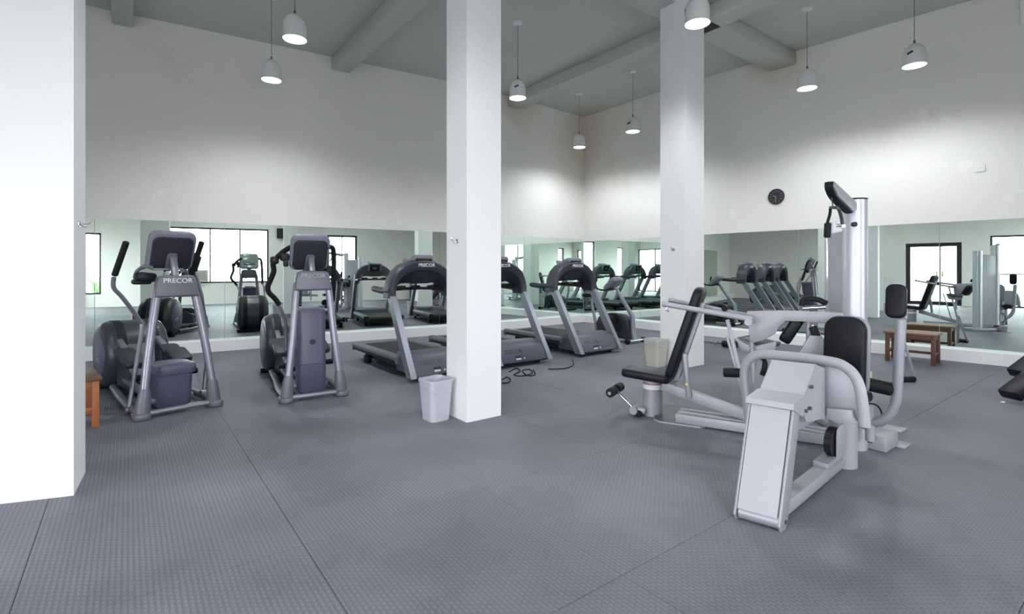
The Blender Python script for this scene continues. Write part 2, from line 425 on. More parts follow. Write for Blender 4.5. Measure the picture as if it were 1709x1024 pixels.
for i in range(4): mirror(b4[i], b4[i+1], LZ, MT_R, N4, rl[i])

# pillars
def pillar(pts, label):
    mb = MB(); mb.loft([[(p[0], p[1], 0) for p in pts], [(p[0], p[1], ZC) for p in pts]])
    o = mb.build('pillar', 'pillar_paint', smooth=False); struct(o, label); return o
P0, P1, P2 = fl(123, 826.5), fl(142.6, 787.5), fl(-90, 851)
P3 = P1+P2-P0
pillar([P0, P1, P3, P2], 'wide white pillar at the left edge of the view')
PA = fl(779, 705); pw = .37; PAD = onX(745.5, 500, PA.x).y-PA.y
pillar([(PA.x, PA.y), (PA.x+pw, PA.y), (PA.x+pw, PA.y+PAD), (PA.x, PA.y+PAD)], 'white square pillar in the middle with a grey bin at its foot')
PB = fl(1144, 614); PBD = onX(1102, 500, PB.x).y-PB.y
pillar([(PB.x, PB.y), (PB.x+.44, PB.y), (PB.x+.44, PB.y+PBD), (PB.x, PB.y+PBD)], 'white square pillar at the far right behind the gym bench')

# ceiling beams
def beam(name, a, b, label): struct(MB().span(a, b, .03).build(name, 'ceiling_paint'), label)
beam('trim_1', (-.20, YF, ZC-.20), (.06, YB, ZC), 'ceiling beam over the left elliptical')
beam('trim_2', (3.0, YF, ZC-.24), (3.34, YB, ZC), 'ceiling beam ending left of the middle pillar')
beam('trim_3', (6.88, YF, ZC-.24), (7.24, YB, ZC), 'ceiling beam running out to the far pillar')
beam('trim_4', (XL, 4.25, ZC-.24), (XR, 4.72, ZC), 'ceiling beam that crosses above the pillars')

# windows, doors
def window(name, axis, c, a0, a1, z0, z1, mull=(), rails=(), fw_=.06, label=''):
    """frame in a hole; axis 'y' = wall of constant y"""
    def P(a, q, z): return (a, c+q, z) if axis == 'y' else (c+q, a, z)
    mb = MB(); d = .05
    def bar_(b0_, b1_, za, zb): mb.span(P(b0_, -d, za), P(b1_, d, zb), .004)
    bar_(a0, a1, z1-fw_, z1); bar_(a0, a0+fw_, z0, z1-fw_); bar_(a1-fw_, a1, z0, z1-fw_)
    bar_(a0+fw_, a1-fw_, z0, z0+fw_)
    root = mb.build(name, 'black_frame'); struct(root, label)
    for q in mull: MB().span(P(q-.022, -.04, z0+fw_), P(q+.022, .04, z1-fw_), .003).build('mullion', 'black_frame', root)
    for z in rails: MB().span(P(a0+fw_, -.035, z-.02), P(a1-fw_, .035, z+.02), .003).build('rail', 'black_frame', root)
    es = [a0+fw_]+list(mull)+[a1-fw_]
    for i in range(len(es)-1):
        zs = [z0+fw_]+list(rails)+[z1-fw_]
        for j in range(len(zs)-1):
            MB().span(P(es[i]+.02, -.003, zs[j]+.02), P(es[i+1]-.02, .003, zs[j+1]-.02)).build('pane', 'glass', root, smooth=False)
    return root
window('window_1', 'y', YF-.1, -1.5, 2.05, .80, 2.9, mull=(.05, 1.05), label='wide black framed window with the air conditioner')
window('window_2', 'y', YF-.1, -3.75, -3.25, .45, 2.6, label='narrow black framed window in the front wall')
window('door_1', 'y', YF-.1, 4.25, 5.45, 0.0, 2.75, mull=(4.85,), fw_=.08, label='tall black framed glazed door')
window('window_3', 'x', XL-.1, -2.6, 1.4, 0.0, 2.5, mull=(-1.3, .05), rails=(1.15,), label='long wall of black framed glazing')
dr = window('door_2', 'x', XL-.1, 2.15, 3.75, 0.0, 2.3, mull=(2.75,), fw_=.14, label='dark framed double glass door')
for q in (2.68, 2.84): MB().box((XL-.02, q, 1.15), (.04, .05, .22), .006).build('push_plate', 'brass', dr)
window('window_4', 'x', XL-.1, 4.55, 5.0, .75, 2.2, label='small black framed window')
# light portals: they only tell the sampler where the sky comes in
def portal(loc, sx, sy, rot):
    l = bpy.data.lights.new('window_portal', 'AREA'); l.shape = 'RECTANGLE'; l.size = sx; l.size_y = sy; l.cycles.is_portal = True
    o = bpy.data.objects.new('window_portal', l); C.objects.link(o); o.location = loc; o.rotation_euler = rot
for (a0, a1, z0, z1) in HOLES_FRONT: portal(((a0+a1)/2, YF-.22, (z0+z1)/2), a1-a0, z1-z0, (PI/2, 0, 0))
for (a0, a1, z0, z1) in HOLES_LEFT: portal((XL-.22, (a0+a1)/2, (z0+z1)/2), a1-a0, z1-z0, (PI/2, 0, -PI/2))

# ------------------------------------------------------------------ multi-station gym (built in world metres around its tower)
GO = Vector((4.385, 1.515, 0))
gym = thing('multi_gym', 'large silver multi-station weight machine with leg press, press bench and black pads', 'gym machine', GO)
def G(): return MB(GO)
def gb(mb, name, m, parent=None, **k): return mb.build(name, m, parent or gym, **k)
SA = Vector((-.38, .925, 0)).normalized(); SN = Vector((SA.y, -SA.x, 0)); SP = Vector((3.80, 2.96, 0))   # bench station: axis, side, foot
def onS(px, py, off=0.0): return onP(px, py, SP+SN*off, SN)
Z3 = Vector((0, 0, 1))
# tower: two round columns with a stack cover between
c2 = Vector((4.80, 1.80, 0))
tc_ = gb(G().cyl(GO, GO+Z3*1.865, .081, n=40), 'tower_column', 'silver_tower')
gb(G().cyl(GO+Z3*1.866, GO+Z3*1.876, .082, n=40), 'column_cap', 'black_plastic', tc_)
gb(G().cyl(onP(1427, 374, GO-FW*.078, FW)-FW*.003, onP(1427, 374, GO-FW*.078, FW)+FW*.02, .018, n=16), 'port_plug', 'black_plastic', tc_)
gb(G().cyl(c2, c2+Z3*1.74, .082, n=40), 'rear_column', 'silver_tower')
gb(G().bar(GO+Z3*.84, c2+Z3*.84, .12, 1.62, .03), 'stack_cover', 'silver_light')
gb(G().bar(Vector((4.46, 1.42, .03)), Vector((4.98, 1.96, .03)), .22, .06, .01), 'tower_base', 'silver')
# boom with pulley and hanging handle
BN = Vector((.12, -1, 0)).normalized(); BD = Vector((-1, -.12, 0)).normalized()
def onB(px, py, off=0.0): return onP(px, py, GO+BN*off, BN)
bo = [onB(1384, 303), onB(1418, 334), onB(1428, 345), onB(1418, 354), onB(1391, 328), onB(1384, 312)]
O = bo[0]
def uvp(pts, O, U, V): return [((p-O).dot(U), (p-O).dot(V)) for p in pts]
gb(G().prism(uvp(bo, O, BD, Z3), O, BD, Z3, .06, .004), 'boom_plate', 'silver_light')
gb(G().tube([onB(1384, 304), onB(1383.5, 314), onB(1390, 329), onB(1404, 344), onB(1416, 354.5)], .026, 10, 4, flat=.36, up=BN), 'boom_edge', 'black_rubber')
gb(G().cyl(onB(1389, 318)-BN*.02, onB(1389, 318)+BN*.02, .03), 'pulley', 'black_plastic')
gb(G().tube([onB(1388, 330), onB(1390, 345)], .004, 6, 0), 'cable', 'steel_dark')
gb(G().tube([onB(1386, 346, -.03), onB(1392, 346, 0), onB(1399, 348, .03), onB(1404, 362, .03), onB(1406, 376, .03)], .011, 8, 5), 'handle_bar', 'steel_dark')
gb(G().tube([onB(1386, 347, -.03), onB(1385, 357, -.04), onB(1381, 371, -.05)], .010, 8, 4), 'handle_strap', 'black_rubber')
gb(G().cyl(onB(1381.5, 372, -.05), onB(1380.5, 396, -.05), .022, n=14, bev=.005), 'hand_grip', 'black_rubber')
gb(G().cyl(onB(1397, 376, .0), onB(1408, 377, .06), .012, n=12), 'bar_end', 'chrome')
gb(G().tube([onB(1380, 398, -.05), onB(1381, 450, -.05), onB(1379, 500, -.05)], .006, 6, 3), 'chain', 'chrome')
# press bench
post = gb(G().cyl(fl(1089, 691), fl(1089, 691)+Z3*.345, .088, n=32), 'bench_post', 'silver')
pc = fl(1089, 691)
gb(G().cyl(pc+Z3*.245, pc+Z3*.288, .0892, n=32, caps=False), 'warning_label', 'white_print', post)
gb(G().cyl(pc+Z3*.288, pc+Z3*.296, .0893, n=32, caps=False), 'label_stripe', 'sticker_red', post)
s0, s1 = onP(1046, 616, (0, 0, .40), (0, 0, 1)), onS(1122, 626)
def padbar(a, b, wd, th, r, mb=None):
    a = Vector(a); b = Vector(b); d = (b-a); u = d.normalized(); ln = d.length; v = SN
    return (mb or G()).prism(rrect(ln, wd, r, 5, ln/2, 0), a, u, v, th, min(.022, th*.4), 3)
sd = Vector((s0.x, s0.y, 0)); sc = SP+SA*((sd-SP).dot(SA))
gb(padbar(sc+Z3*.405, SP+SA*((s1-SP).dot(SA))+Z3*.375, .30, .075, .05), 'seat_pad', 'black_vinyl')
gb(G().bar(pc+Z3*.345, SP+SA*((s1-SP).dot(SA))+Z3*.335, .16, .02, .003), 'seat_plate', 'silver')
bp0, bp1 = onS(1119, 628), onS(1171, 480)
gb(padbar(bp0, bp1, .27, .075, .07), 'backrest_pad', 'black_vinyl')
bu = (bp1-bp0).normalized(); bn = SN.cross(bu)
if bn.dot(SA) > 0: bn = -bn
gb(G().bar(bp0+bn*.06+bu*.02, bp1+bn*.055-bu*.12, .07, .035, .006, up=bn), 'backrest_spine', 'silver_light')
gb(padbar(onS(1142, 588, -.06)+Z3*0, onS(1150, 664, -.06), .035, .05, .016), 'adjust_strut', 'silver')
gb(G().cyl(onS(1146, 641, -.10), onS(1146, 641, -.06), .012, n=14), 'adjust_knob', 'yellow_plastic')
gb(G().bar(onS(1106, 642), onS(1260, 697), .08, .085, .008), 'seat_beam', 'silver_light')
gb(G().bar(onS(1132, 692), onS(1132, 692)-SA*1.2, .05, .075, .006), 'floor_beam', 'silver')
for sgn in (-1, 1): gb(G().bar(onS(1132, 692)+SN*.10*sgn, onS(1132, 692)+SN*.10*sgn-SA*1.15, .03, .075, .005), 'floor_channel', 'silver_light')
# leg extension arm with foam rollers
hg = onS(1060, 683, -.02)
gb(G().cyl(hg-SN*.06, hg+SN*.06, .035, n=18), 'extension_hinge', 'silver')
gb(padbar(hg-SA*.10, hg+SA*.05, .05, .06, .02), 'hinge_plate', 'silver')
e1 = onS(1027, 650, 0)
gb(G().cyl(hg, e1, .016), 'extension_bar', 'chrome')
for off in (-1, 1):
    gb(G().cyl(e1+SN*.03*off, e1+SN*.16*off, .042, n=20, bev=.012), 'foam_roller', 'black_rubber')
    gb(G().cyl(e1+SN*.16*off, e1+SN*.165*off, .016, n=12), 'roller_cap', 'chrome')
gb(G().cyl(fl(1067, 694)+Z3*.028-SN*.04, fl(1067, 694)+Z3*.028+SN*.09, .030, n=16, bev=.008), 'rubber_foot', 'black_rubber')
# dark oval foot plate on the floor
fpx = [(1106, 676), (1150, 679), (1181, 702), (1176, 713), (1168, 714.5), (1100, 705), (1091, 701), (1092, 694)]
fp = [fl(*p) for p in fpx]; fc = sum(fp, Vector())/len(fp)
gb(G().loft([[p+Z3*.001 for p in fp], [p+Z3*.014 for p in fp]]), 'floor_plate_edge', 'silver_light')
gb(G().loft([[fc+(p-fc)*.975+Z3*.008 for p in fp], [fc+(p-fc)*.975+Z3*.017 for p in fp]]), 'floor_plate', 'steel_dark')
# press arms
for off, a, b in ((-.21, (1108, 507), (1256, 533)), (.20, (1118, 500), (1249, 527))):
    p0, p1 = onS(*a, off), onS(*b, off)
    gb(G().cyl(p0, p1, .022, n=16), 'press_arm', 'silver_light')
    gb(G().cyl(p0-(p1-p0).normalized()*.01, p0+(p1-p0).normalized()*.03, .025, n=16), 'arm_end', 'silver')
gb(G().tube([onS(1114, 512, -.21)+Z3*.0, onS(1112, 517, -.21), onS(1117, 519, -.21)], .008, 8, 3), 'arm_hook', 'chrome')
gb(G().cyl(onS(1210, 514, .20)-SN*.03, onS(1210, 514, .20)+SN*.03, .026, n=16), 'arm_collar', 'black_rubber')
gp = [(1247, 519), (1300, 518), (1350, 519), (1350, 536), (1312, 535), (1302, 543), (1294, 556), (1277, 566), (1258, 571), (1252, 566)]
gpw = [onS(*p) for p in gp]
gb(G().prism(uvp(gpw, gpw[0], SA, Z3), gpw[0], SA, Z3, .09, .01), 'arm_gusset', 'silver_light')
gb(G().cyl(onS(1254, 533)-SN*.24, onS(1254, 533)+SN*.24, .028, n=20), 'arm_axle', 'silver')
gb(G().bar(onS(1345, 528), onS(1345, 528)-SA*.30, .09, .085, .008), 'top_beam', 'silver_light')
gb(G().bar(onS(1214, 533, -.10), onS(1252, 690, -.10), .035, .03, .006), 'press_link', 'silver_light')
gb(G().bar(onS(1213, 560, .08), onS(1250, 692, .08), .02, .02, .004), 'press_link', 'silver')
gb(G().cyl(onS(1254, 562), onS(1258, 640), .018, n=16), 'arm_stop', 'silver_light')
lpz = [onS(*p, .10) for p in [(1229, 566), (1256, 577), (1297, 569), (1293, 590), (1272, 593), (1238, 587)]]
gb(G().prism(uvp(lpz, lpz[0], SA, Z3), lpz[0], SA, Z3, .05, .006), 'pivot_housing', 'silver')
dk = [onS(*p, .16) for p in [(1230, 563), (1250, 559), (1304, 571), (1300, 577), (1262, 575)]]
gb(G().prism(uvp(dk, dk[0], SA, Z3), dk[0], SA, Z3, .05, .004), 'pivot_cover', 'steel_dark')
rl0 = onS(1236, 622, -.12)
gb(G().cyl(rl0, rl0-SN*.02+SA*.13+Z3*-.005, .038, n=20, bev=.01), 'thigh_roller', 'black_rubber')
gb(G().cyl(onS(1349, 520), onS(1352, 640), .021, n=18), 'upright_tube', 'silver')
gb(G().prism([(0, 0), (.34, 0), (.20, .24), (.12, .24)], onS(1322, 606)-SN*.05, -SA, Z3, .06, .006), 'upright_web', 'silver')
kp0, kp1 = onS(1308, 569, .12), onS(1335, 528, .12)
gb(padbar(kp0, kp1, .24, .09, .05), 'thigh_pad', 'black_vinyl')
gb(G().tube([onS(1338, 510, .15), onS(1341, 500, .15), onS(1352, 498, .15), onS(1366, 500, .15), onS(1380, 507, .15)], .022, 10, 5), 'pull_handle', 'black_rubber')
gb(G().cyl(onS(1340, 514, .12), onS(1378, 512, .12), .018, n=14), 'pull_shaft', 'chrome')
gb(G().tube([onS(1356, 545, -.05), onS(1361, 556, -.06), onS(1367, 580, -.06), onS(1372, 606, -.06)], .014, 8, 4, flat=2.0, up=SN), 'strap', 'black_rubber')
gb(G().tube([onS(1363, 552, -.03), onS(1358, 575, -.04), onS(1357, 600, -.04)], .010, 8, 4), 'strap', 'black_rubber')
gb(G().cyl(onS(1355, 542, -.04), onS(1358, 550, -.04), .014, n=12), 'strap_clip', 'chrome')
# leg press: lever with roller foot, hinge head, foot plate
YN, YS = 1.26, 1.47
def two(polyn, shift, name, m, yn=YN, ys=YS, parent=None):
    return gb(G().loft([[Vector((x, yn, z)) for x, z in polyn], [Vector((x-shift, ys, z)) for x, z in polyn]]), name, m, parent, smooth=False)
lev = two([(2.665, .065), (2.815, .615), (2.835, .61), (2.685, .06)], .05, 'lever_panel', 'silver_light', YN+.012, YS-.012)
for (yy, sh) in ((YN, 0.0), (YS, .05)):
    pl = [(2.655-sh, .03), (2.672-sh, .09), (2.812-sh, .60), (2.885-sh, .585), (2.872-sh, .52), (2.757-sh, .09), (2.742-sh, .03), (2.72-sh, .0), (2.67-sh, .0)]
    gb(G().prism(pl, (0, yy, 0), (1, 0, 0), (0, 0, 1), .014, .002), 'lever_side', 'silver')
gb(G().cyl((2.695, YN+.01, .04), (2.645, YS-.01, .04), .036, n=24), 'foot_roller', 'silver')
gb(G().cyl((2.715, YN-.012, .04), (2.715, YN-.004, .04), .012, n=6), 'roller_bolt', 'steel_dark')
two([(2.795, .605), (2.80, .635), (2.935, .665), (2.945, .60), (2.90, .55), (2.885, .56)], .05, 'hinge_head', 'silver_light', YN-.012, YS+.012)
two([(2.895, .615), (3.075, .815), (3.20, .775), (3.20, .49), (2.965, .51)], .05, 'plate_housing', 'silver_light', YN-.004, YS+.004)
for (x, z) in ((2.93, .58), (2.985, .585), (3.00, .70)): gb(G().cyl((x, YN-.022, z), (x, YN-.008, z), .010, n=8), 'bolt', 'steel_dark')
for (px, py) in ((1267, 657), (1340, 667)): gb(G().cyl(onP(px, py, (2.93, 1.3, .65), (-.74, 0, .67))+Vector((-.006, 0, .006)), onP(px, py, (2.93, 1.3, .65), (-.74, 0, .67))+Vector((.01, 0, -.01)), .007, n=8), 'bolt', 'steel_dark')
PX = 3.25
ol = [(1252, 712), (1243, 640), (1243, 614), (1250, 600), (1262, 593), (1278, 591), (1330, 596), (1390, 604), (1412, 613), (1427, 628), (1436, 652), (1441, 688), (1443, 712)]
olw = [onX(*p, PX) for p in ol]
inn = [onX(*p, PX) for p in [(1262, 690), (1256, 640), (1262, 600), (1330, 598), (1390, 606), (1425, 630), (1437, 680), (1436, 702), (1400, 703), (1380, 697), (1372, 690), (1310, 690)]]
U_, V_ = Vector((0, -1, 0)), Z3
gb(G().prism(uvp(inn, inn[0], U_, V_), inn[0]+Vector((.02, 0, 0)), U_, V_, .018, .003), 'foot_platform', 'silver')
gb(G().tube(olw, .020, 12, 5, flat=1.5, up=(1, 0, 0)), 'platform_rim', 'silver_light')
tr = [onX(*p, PX-.02) for p in [(1381, 680), (1423, 684), (1424, 694), (1431, 706), (1400, 705), (1381, 697)]]
gb(G().prism(uvp(tr, tr[0], U_, V_), tr[0], U_, V_, .03, .003), 'heel_tray', 'silver_light')
gb(G().tube([onX(1268, 600, PX+.03), onX(1276, 600, PX+.02), onX(1276, 612, PX), onX(1272, 625, PX)], .016, 8, 4), 'platform_grip', 'black_rubber')
gb(G().bar((2.74, 1.33, .055), (3.86, 1.43, .055), .085, .075, .008), 'lower_rail', 'silver_light')
gb(G().bar((2.86, 1.33, .475), (3.50, 1.40, .46), .06, .065, .006), 'upper_rail', 'silver_light')
gb(G().bar((3.50, 1.40, .10), (3.78, 1.42, .105), .09, .05, .005), 'rail_cap', 'silver')
gb(G().cyl((3.70, 1.385, .215), (3.70, 1.425, .215), .095, n=28), 'press_pulley', 'black_plastic')
gb(G().prism([(-.05, -.11), (.07, -.11), (.07, .11), (0, .11), (-.04, .08), (-.05, .03)], (3.72, 1.37, .22), (1, 0, 0), (0, 0, 1), .012, .002), 'pulley_guard', 'silver_light')
gb(G().cyl((3.93, 1.43, 0), (3.93, 1.43, .46), .086, n=32), 'seat_column', 'silver_light')
gb(G().box((3.86, 1.44, .475), (.44, .30, .075), .03), 'press_seat', 'black_vinyl')
pd = [onX(1376, 662, 4.10), onX(1441, 662, 4.10), onX(1408, 527, 4.14)]
pcx = (pd[0]+pd[1])/2; ph = pd[2].z-pcx.z
gb(G().prism(rrect(.265, ph, .10, 7, 0, ph/2), Vector((4.10, pcx.y, pcx.z)), (0, -1, 0), (.07, 0, 1), .075, .022, 3), 'press_backrest', 'black_vinyl')
gb(G().prism(rrect(.275, ph+.0, .10, 7, 0, ph/2), Vector((4.15, pcx.y-.005, pcx.z)), (0, -1, 0), (.07, 0, 1), .025, .005), 'backrest_shell', 'silver')
gb(G().bar((4.16, pcx.y, .36), (4.30, pcx.y, .42), .12, .08, .01), 'backrest_bracket', 'silver')
# swing arm with pad and roller on the right
AX = 4.25
arm = [onX(*p, AX) for p in [(1452, 704), (1468, 702), (1484, 692), (1493, 676), (1497, 655), (1500, 600), (1504, 533)]]
gb(G().tube(arm, .032, 18, 6), 'swing_arm', 'silver')
j0, j1 = onX(1452, 735, AX), onX(1452, 676, AX)
gb(G().cyl(j0, j1, .030, n=20), 'arm_joint', 'silver_light')
gb(G().cyl(onX(1452, 704, AX)-Z3*.035, onX(1452, 704, AX)+Z3*.02, .034, n=20), 'joint_sleeve', 'silver')
gb(G().cyl(j0-Z3*.012, j0, .016, n=12), 'joint_bolt', 'black_plastic')
gb(G().bar(onX(1452, 712, AX), onX(1452, 712, AX)+Vector((.12, .30, 0)), .05, .05, .005), 'joint_bracket', 'silver')
gb(G().cyl(onX(1449, 692, AX+.1), onX(1449, 692, AX+.1)+Vector((.012, -.02, 0)), .085, n=32), 'cam_disc', 'silver')
gb(G().tube([onX(1449, 692, AX+.1)+Vector((0, -.02, 0))+Vector((math.cos(t)*.05, -math.cos(t)*.03, math.sin(t)))*.0+Vector((.05*math.cos(t), -.05*math.cos(t), .088*math.sin(t))) for t in [i*2*PI/20 for i in range(20)]], .006, 6, 2, closed=True), 'cam_belt', 'black_rubber')
gb(G().cyl(onX(1446, 640, AX-.05), onX(1491, 650, AX), .047, n=24, bev=.014), 'arm_roller', 'black_rubber')
gb(G().cyl(onX(1489, 649, AX-.004), onX(1496, 651, AX), .030, n=18), 'roller_end', 'steel_dark')
gb(G().box(onX(1450, 627, AX-.02), (.03, .035, .07), .006), 'adjust_tab', 'cream_plastic')
gb(G().box(onX(1447, 641, AX-.02), (.02, .05, .01), .002), 'tab_pin', 'black_plastic')
q0 = onX(1496, 531, AX); q1 = onX(1503, 474, AX)
gb(G().prism(rrect(.120, q1.z-q0.z, .045, 6, 0, (q1.z-q0.z)/2), q0+Vector((0, .005, 0)), (0, -1, 0), (.10, -.14, 1), .06, .018, 3), 'arm_pad', 'black_vinyl')
# floor feet right of the tower
gb(G().box((4.55, 1.40, .06), (.26, .15, .115), .01), 'base_foot', 'silver_light')
gb(G().box((4.72, 1.34, .006), (.16, .13, .012), .002), 'foot_flange', 'silver_light')
gb(G().box(fl(1492, 716)+Z3*.006, (.16, .14, .012), .002), 'foot_flange', 'silver_light')
gb(G().box(fl(1465, 728)+Z3*.125, (.12, .08, .02), .004), 'step_pad', 'black_rubber')

# ------------------------------------------------------------------ treadmills
TG = 'treadmills in a row facing the room'
def make_treadmill(label):
    t = thing('treadmill', label, 'treadmill', (0, 0, 0), 0, TG)
    def upy(z): return .03+.57*(z-.05)/.95
    for s in (-1, 1):
        mb = MB(); x0, x1 = s*.475, s*.40
        mb.loft([[(x0, -.035, .05), (x1, -.035, .05), (x1, .10, .05), (x0, .10, .05)], [(x0, .545, 1.0), (x1, .545, 1.0), (x1, .68, 1.0), (x0, .68, 1.0)]])
        u = mb.build('upright', 'tread_alu', t, smooth=False)
        MB().cyl((s*.478, .03, .10), (s*.474, .03, .10), .010, n=10).build('bolt', 'black_plastic', u)
        h = MB(); h.tube([(s*.435, .60, 1.07), (s*.44, .85, 1.06), (s*.44, 1.15, 1.075), (s*.44, 1.22, 1.078)], [.055, .045, .042, .030], 14, 5); h.build('side_handle', 'dark_hood', t)
    outer = [(-.48, .97), (-.482, 1.08), (-.455, 1.20), (-.395, 1.31), (-.30, 1.395), (-.17, 1.452), (0, 1.47)]
    inner = [(-.385, .97), (-.385, 1.06), (-.365, 1.14), (-.315, 1.215), (-.235, 1.275), (-.13, 1.31), (0, 1.32)]
    full = lambda P: P+[(-x, z) for x, z in reversed(P[:-1])]
    O_, I_ = full(outer), full(inner); rings = []
    for (ox, oz), (ix, iz) in zip(O_, I_):
        y0 = .545; y1 = .80; d = Vector((ix-ox, 0, iz-oz)).normalized()
        o, i = Vector((ox, 0, oz)), Vector((ix, 0, iz))
        rings.append([o+d*.03+Vector((0, y0, 0)), o+d*.008+Vector((0, y0+.02, 0)), o+Vector((0, y0+.06, 0)), o+Vector((0, y1-.03, 0)), o+d*.02+Vector((0, y1, 0)), i+Vector((0, y1, 0)), i+Vector((0, y0+.055, 0)), i-d*.02+Vector((0, y0+.02, 0))])
    MB().loft(rings).build('arch_hood', 'arch_grey', t, angle=50)
    low = [(-.375, 1.04), (-.36, 1.09), (-.33, 1.13), (-.27, 1.155), (-.19, 1.16), (-.1, 1.15), (0, 1.15)]
    L_ = full(low); rings = []
    for (ox, oz), (ix, iz) in zip(I_, L_):
        rings.append([Vector((ox, .595, oz+.015)), Vector((ox, .80, oz+.015)), Vector((ix, .83, iz)), Vector((ix, .70, iz))])
    MB().loft(rings).build('console_underside', 'dark_hood', t, angle=50)
    MB().box((0, .66, 1.475), (.30, .17, .09), .03, (-.25, 0, 0), 3).build('console_cap', 'console_grey', t)
    MB().box((0, .60, 1.458), (.24, .08, .045), .015, (-.25, 0, 0)).build('cap_recess', 'black_plastic', t)
    cp = MB().box((0, .80, 1.33), (.34, .045, .34), .02, (-.42, 0, 0), 3).build('display_housing', 'console_grey', t)
    MB().box((0, .828, 1.35), (.25, .02, .22), .008, (-.42, 0, 0)).build('display', 'screen', cp)
    MB().box((0, .838, 1.36), (.10, .012, .05), .002, (-.42, 0, 0)).build('readout', 'lcd', cp)
    MB().tube([(-.40, .66, 1.06), (-.28, .82, 1.075), (-.12, .87, 1.08), (0, .88, 1.08), (.12, .87, 1.08), (.28, .82, 1.075), (.40, .66, 1.06)], .020, 12, 5).build('hand_rail', 'black_plastic', t)
    MB().box((0, .84, 1.10), (.13, .10, .05), .02).build('stop_key', 'black_plastic', t)
    for s in (-1, 1): MB().box((s*.25, .79, 1.10), (.16, .10, .05), .02).build('cup_tray', 'black_plastic', t)
    hd = MB().prism([(.015, .065), (.03, .14), (.10, .255), (.20, .31), (.36, .325), (.52, .30), (.56, .24), (.56, .065)], (0, 0, 0), (0, 1, 0), (0, 0, 1), .80, .008)
    hd = hd.build('motor_hood', 'hood_grey', t)
    MB().box((0, .06, .16), (.70, .008, .006), .001).build('hood_crease', 'console_grey', hd)
    fm = frameM((.16, .0235, .115), (1, 0, 0), (0, .15, 1))
    MB().box((-.10, .018, .105), (.085, .012, .022), .002).build('rating_label', 'white_print', hd); MB().box((0.0, .018, .107), (.018, .012, .022), .002).build('power_switch', 'white_print', hd)
    MB().box((-.10, .0215, .14), (.10, .010, .02), .002).build('warning_label', 'dark_print', hd)
    text_mesh('lettering', 'PRECOR', .085, 'hood_print', hd, frameM((-.16, .0675, .205), (1, 0, 0), (0, .61, 1)), .004)
    text_mesh('lettering', 'PRECOR', .062, 'white_print', t, frameM((.03, .5505, 1.395), (1, 0, 0), (0, -.20, 1)), .004, .0012, 1.05)
    MB().box((0, .02, .055), (.78, .03, .02), .004).build('front_skirt', 'black_plastic', t)
    for s in (-1, 1):
        rl_ = MB().prism(rrect(.115, .105, .03, 4), (s*.405, 1.20, .205), (1, 0, 0), (0, 0, 1), 1.52, .012).build('side_rail', 'tread_rail', t)
        MB().span((s*.458, .46, .165), (s*.4665, 1.90, .20)).build('rail_groove', 'black_plastic', rl_)
        MB().box((s*.405, 1.955, .20), (.118, .05, .11), .025, None, 3).build('end_cap', 'black_plastic', t)
        MB().box((s*.36, 1.62, .05), (.07, .16, .10), .012).build('rear_foot', 'black_rubber', t)
        MB().cyl((s*.34, .12, .035), (s*.28, .12, .035), .035, n=18).build('front_wheel', 'black_rubber', t)
    MB().prism([(.42, .225), (1.93, .225), (1.955, .20), (1.955, .165), (1.93, .15), (.42, .15)], (0, 0, 0), (0, 1, 0), (0, 0, 1), .68, .004).build('running_belt', 'belt', t)
    MB().span((-.33, .35, .07), (.33, 1.80, .148)).build('under_frame', 'black_plastic', t)
    return t
tl = ['treadmill nearest the elliptical machines, left of the middle pillar', 'middle treadmill of the row, half hidden by the middle pillar', 'treadmill furthest right in the row, next to the exercise bike']
tm1 = make_treadmill(tl[0]); tm1.location = (3.12, 5.50, 0)
for k, (x, y) in enumerate(((4.40, 5.53), (5.94, 5.55))):
    c = copy_tree(tm1); c.location = (x, y, 0); c['label'] = tl[k+1]

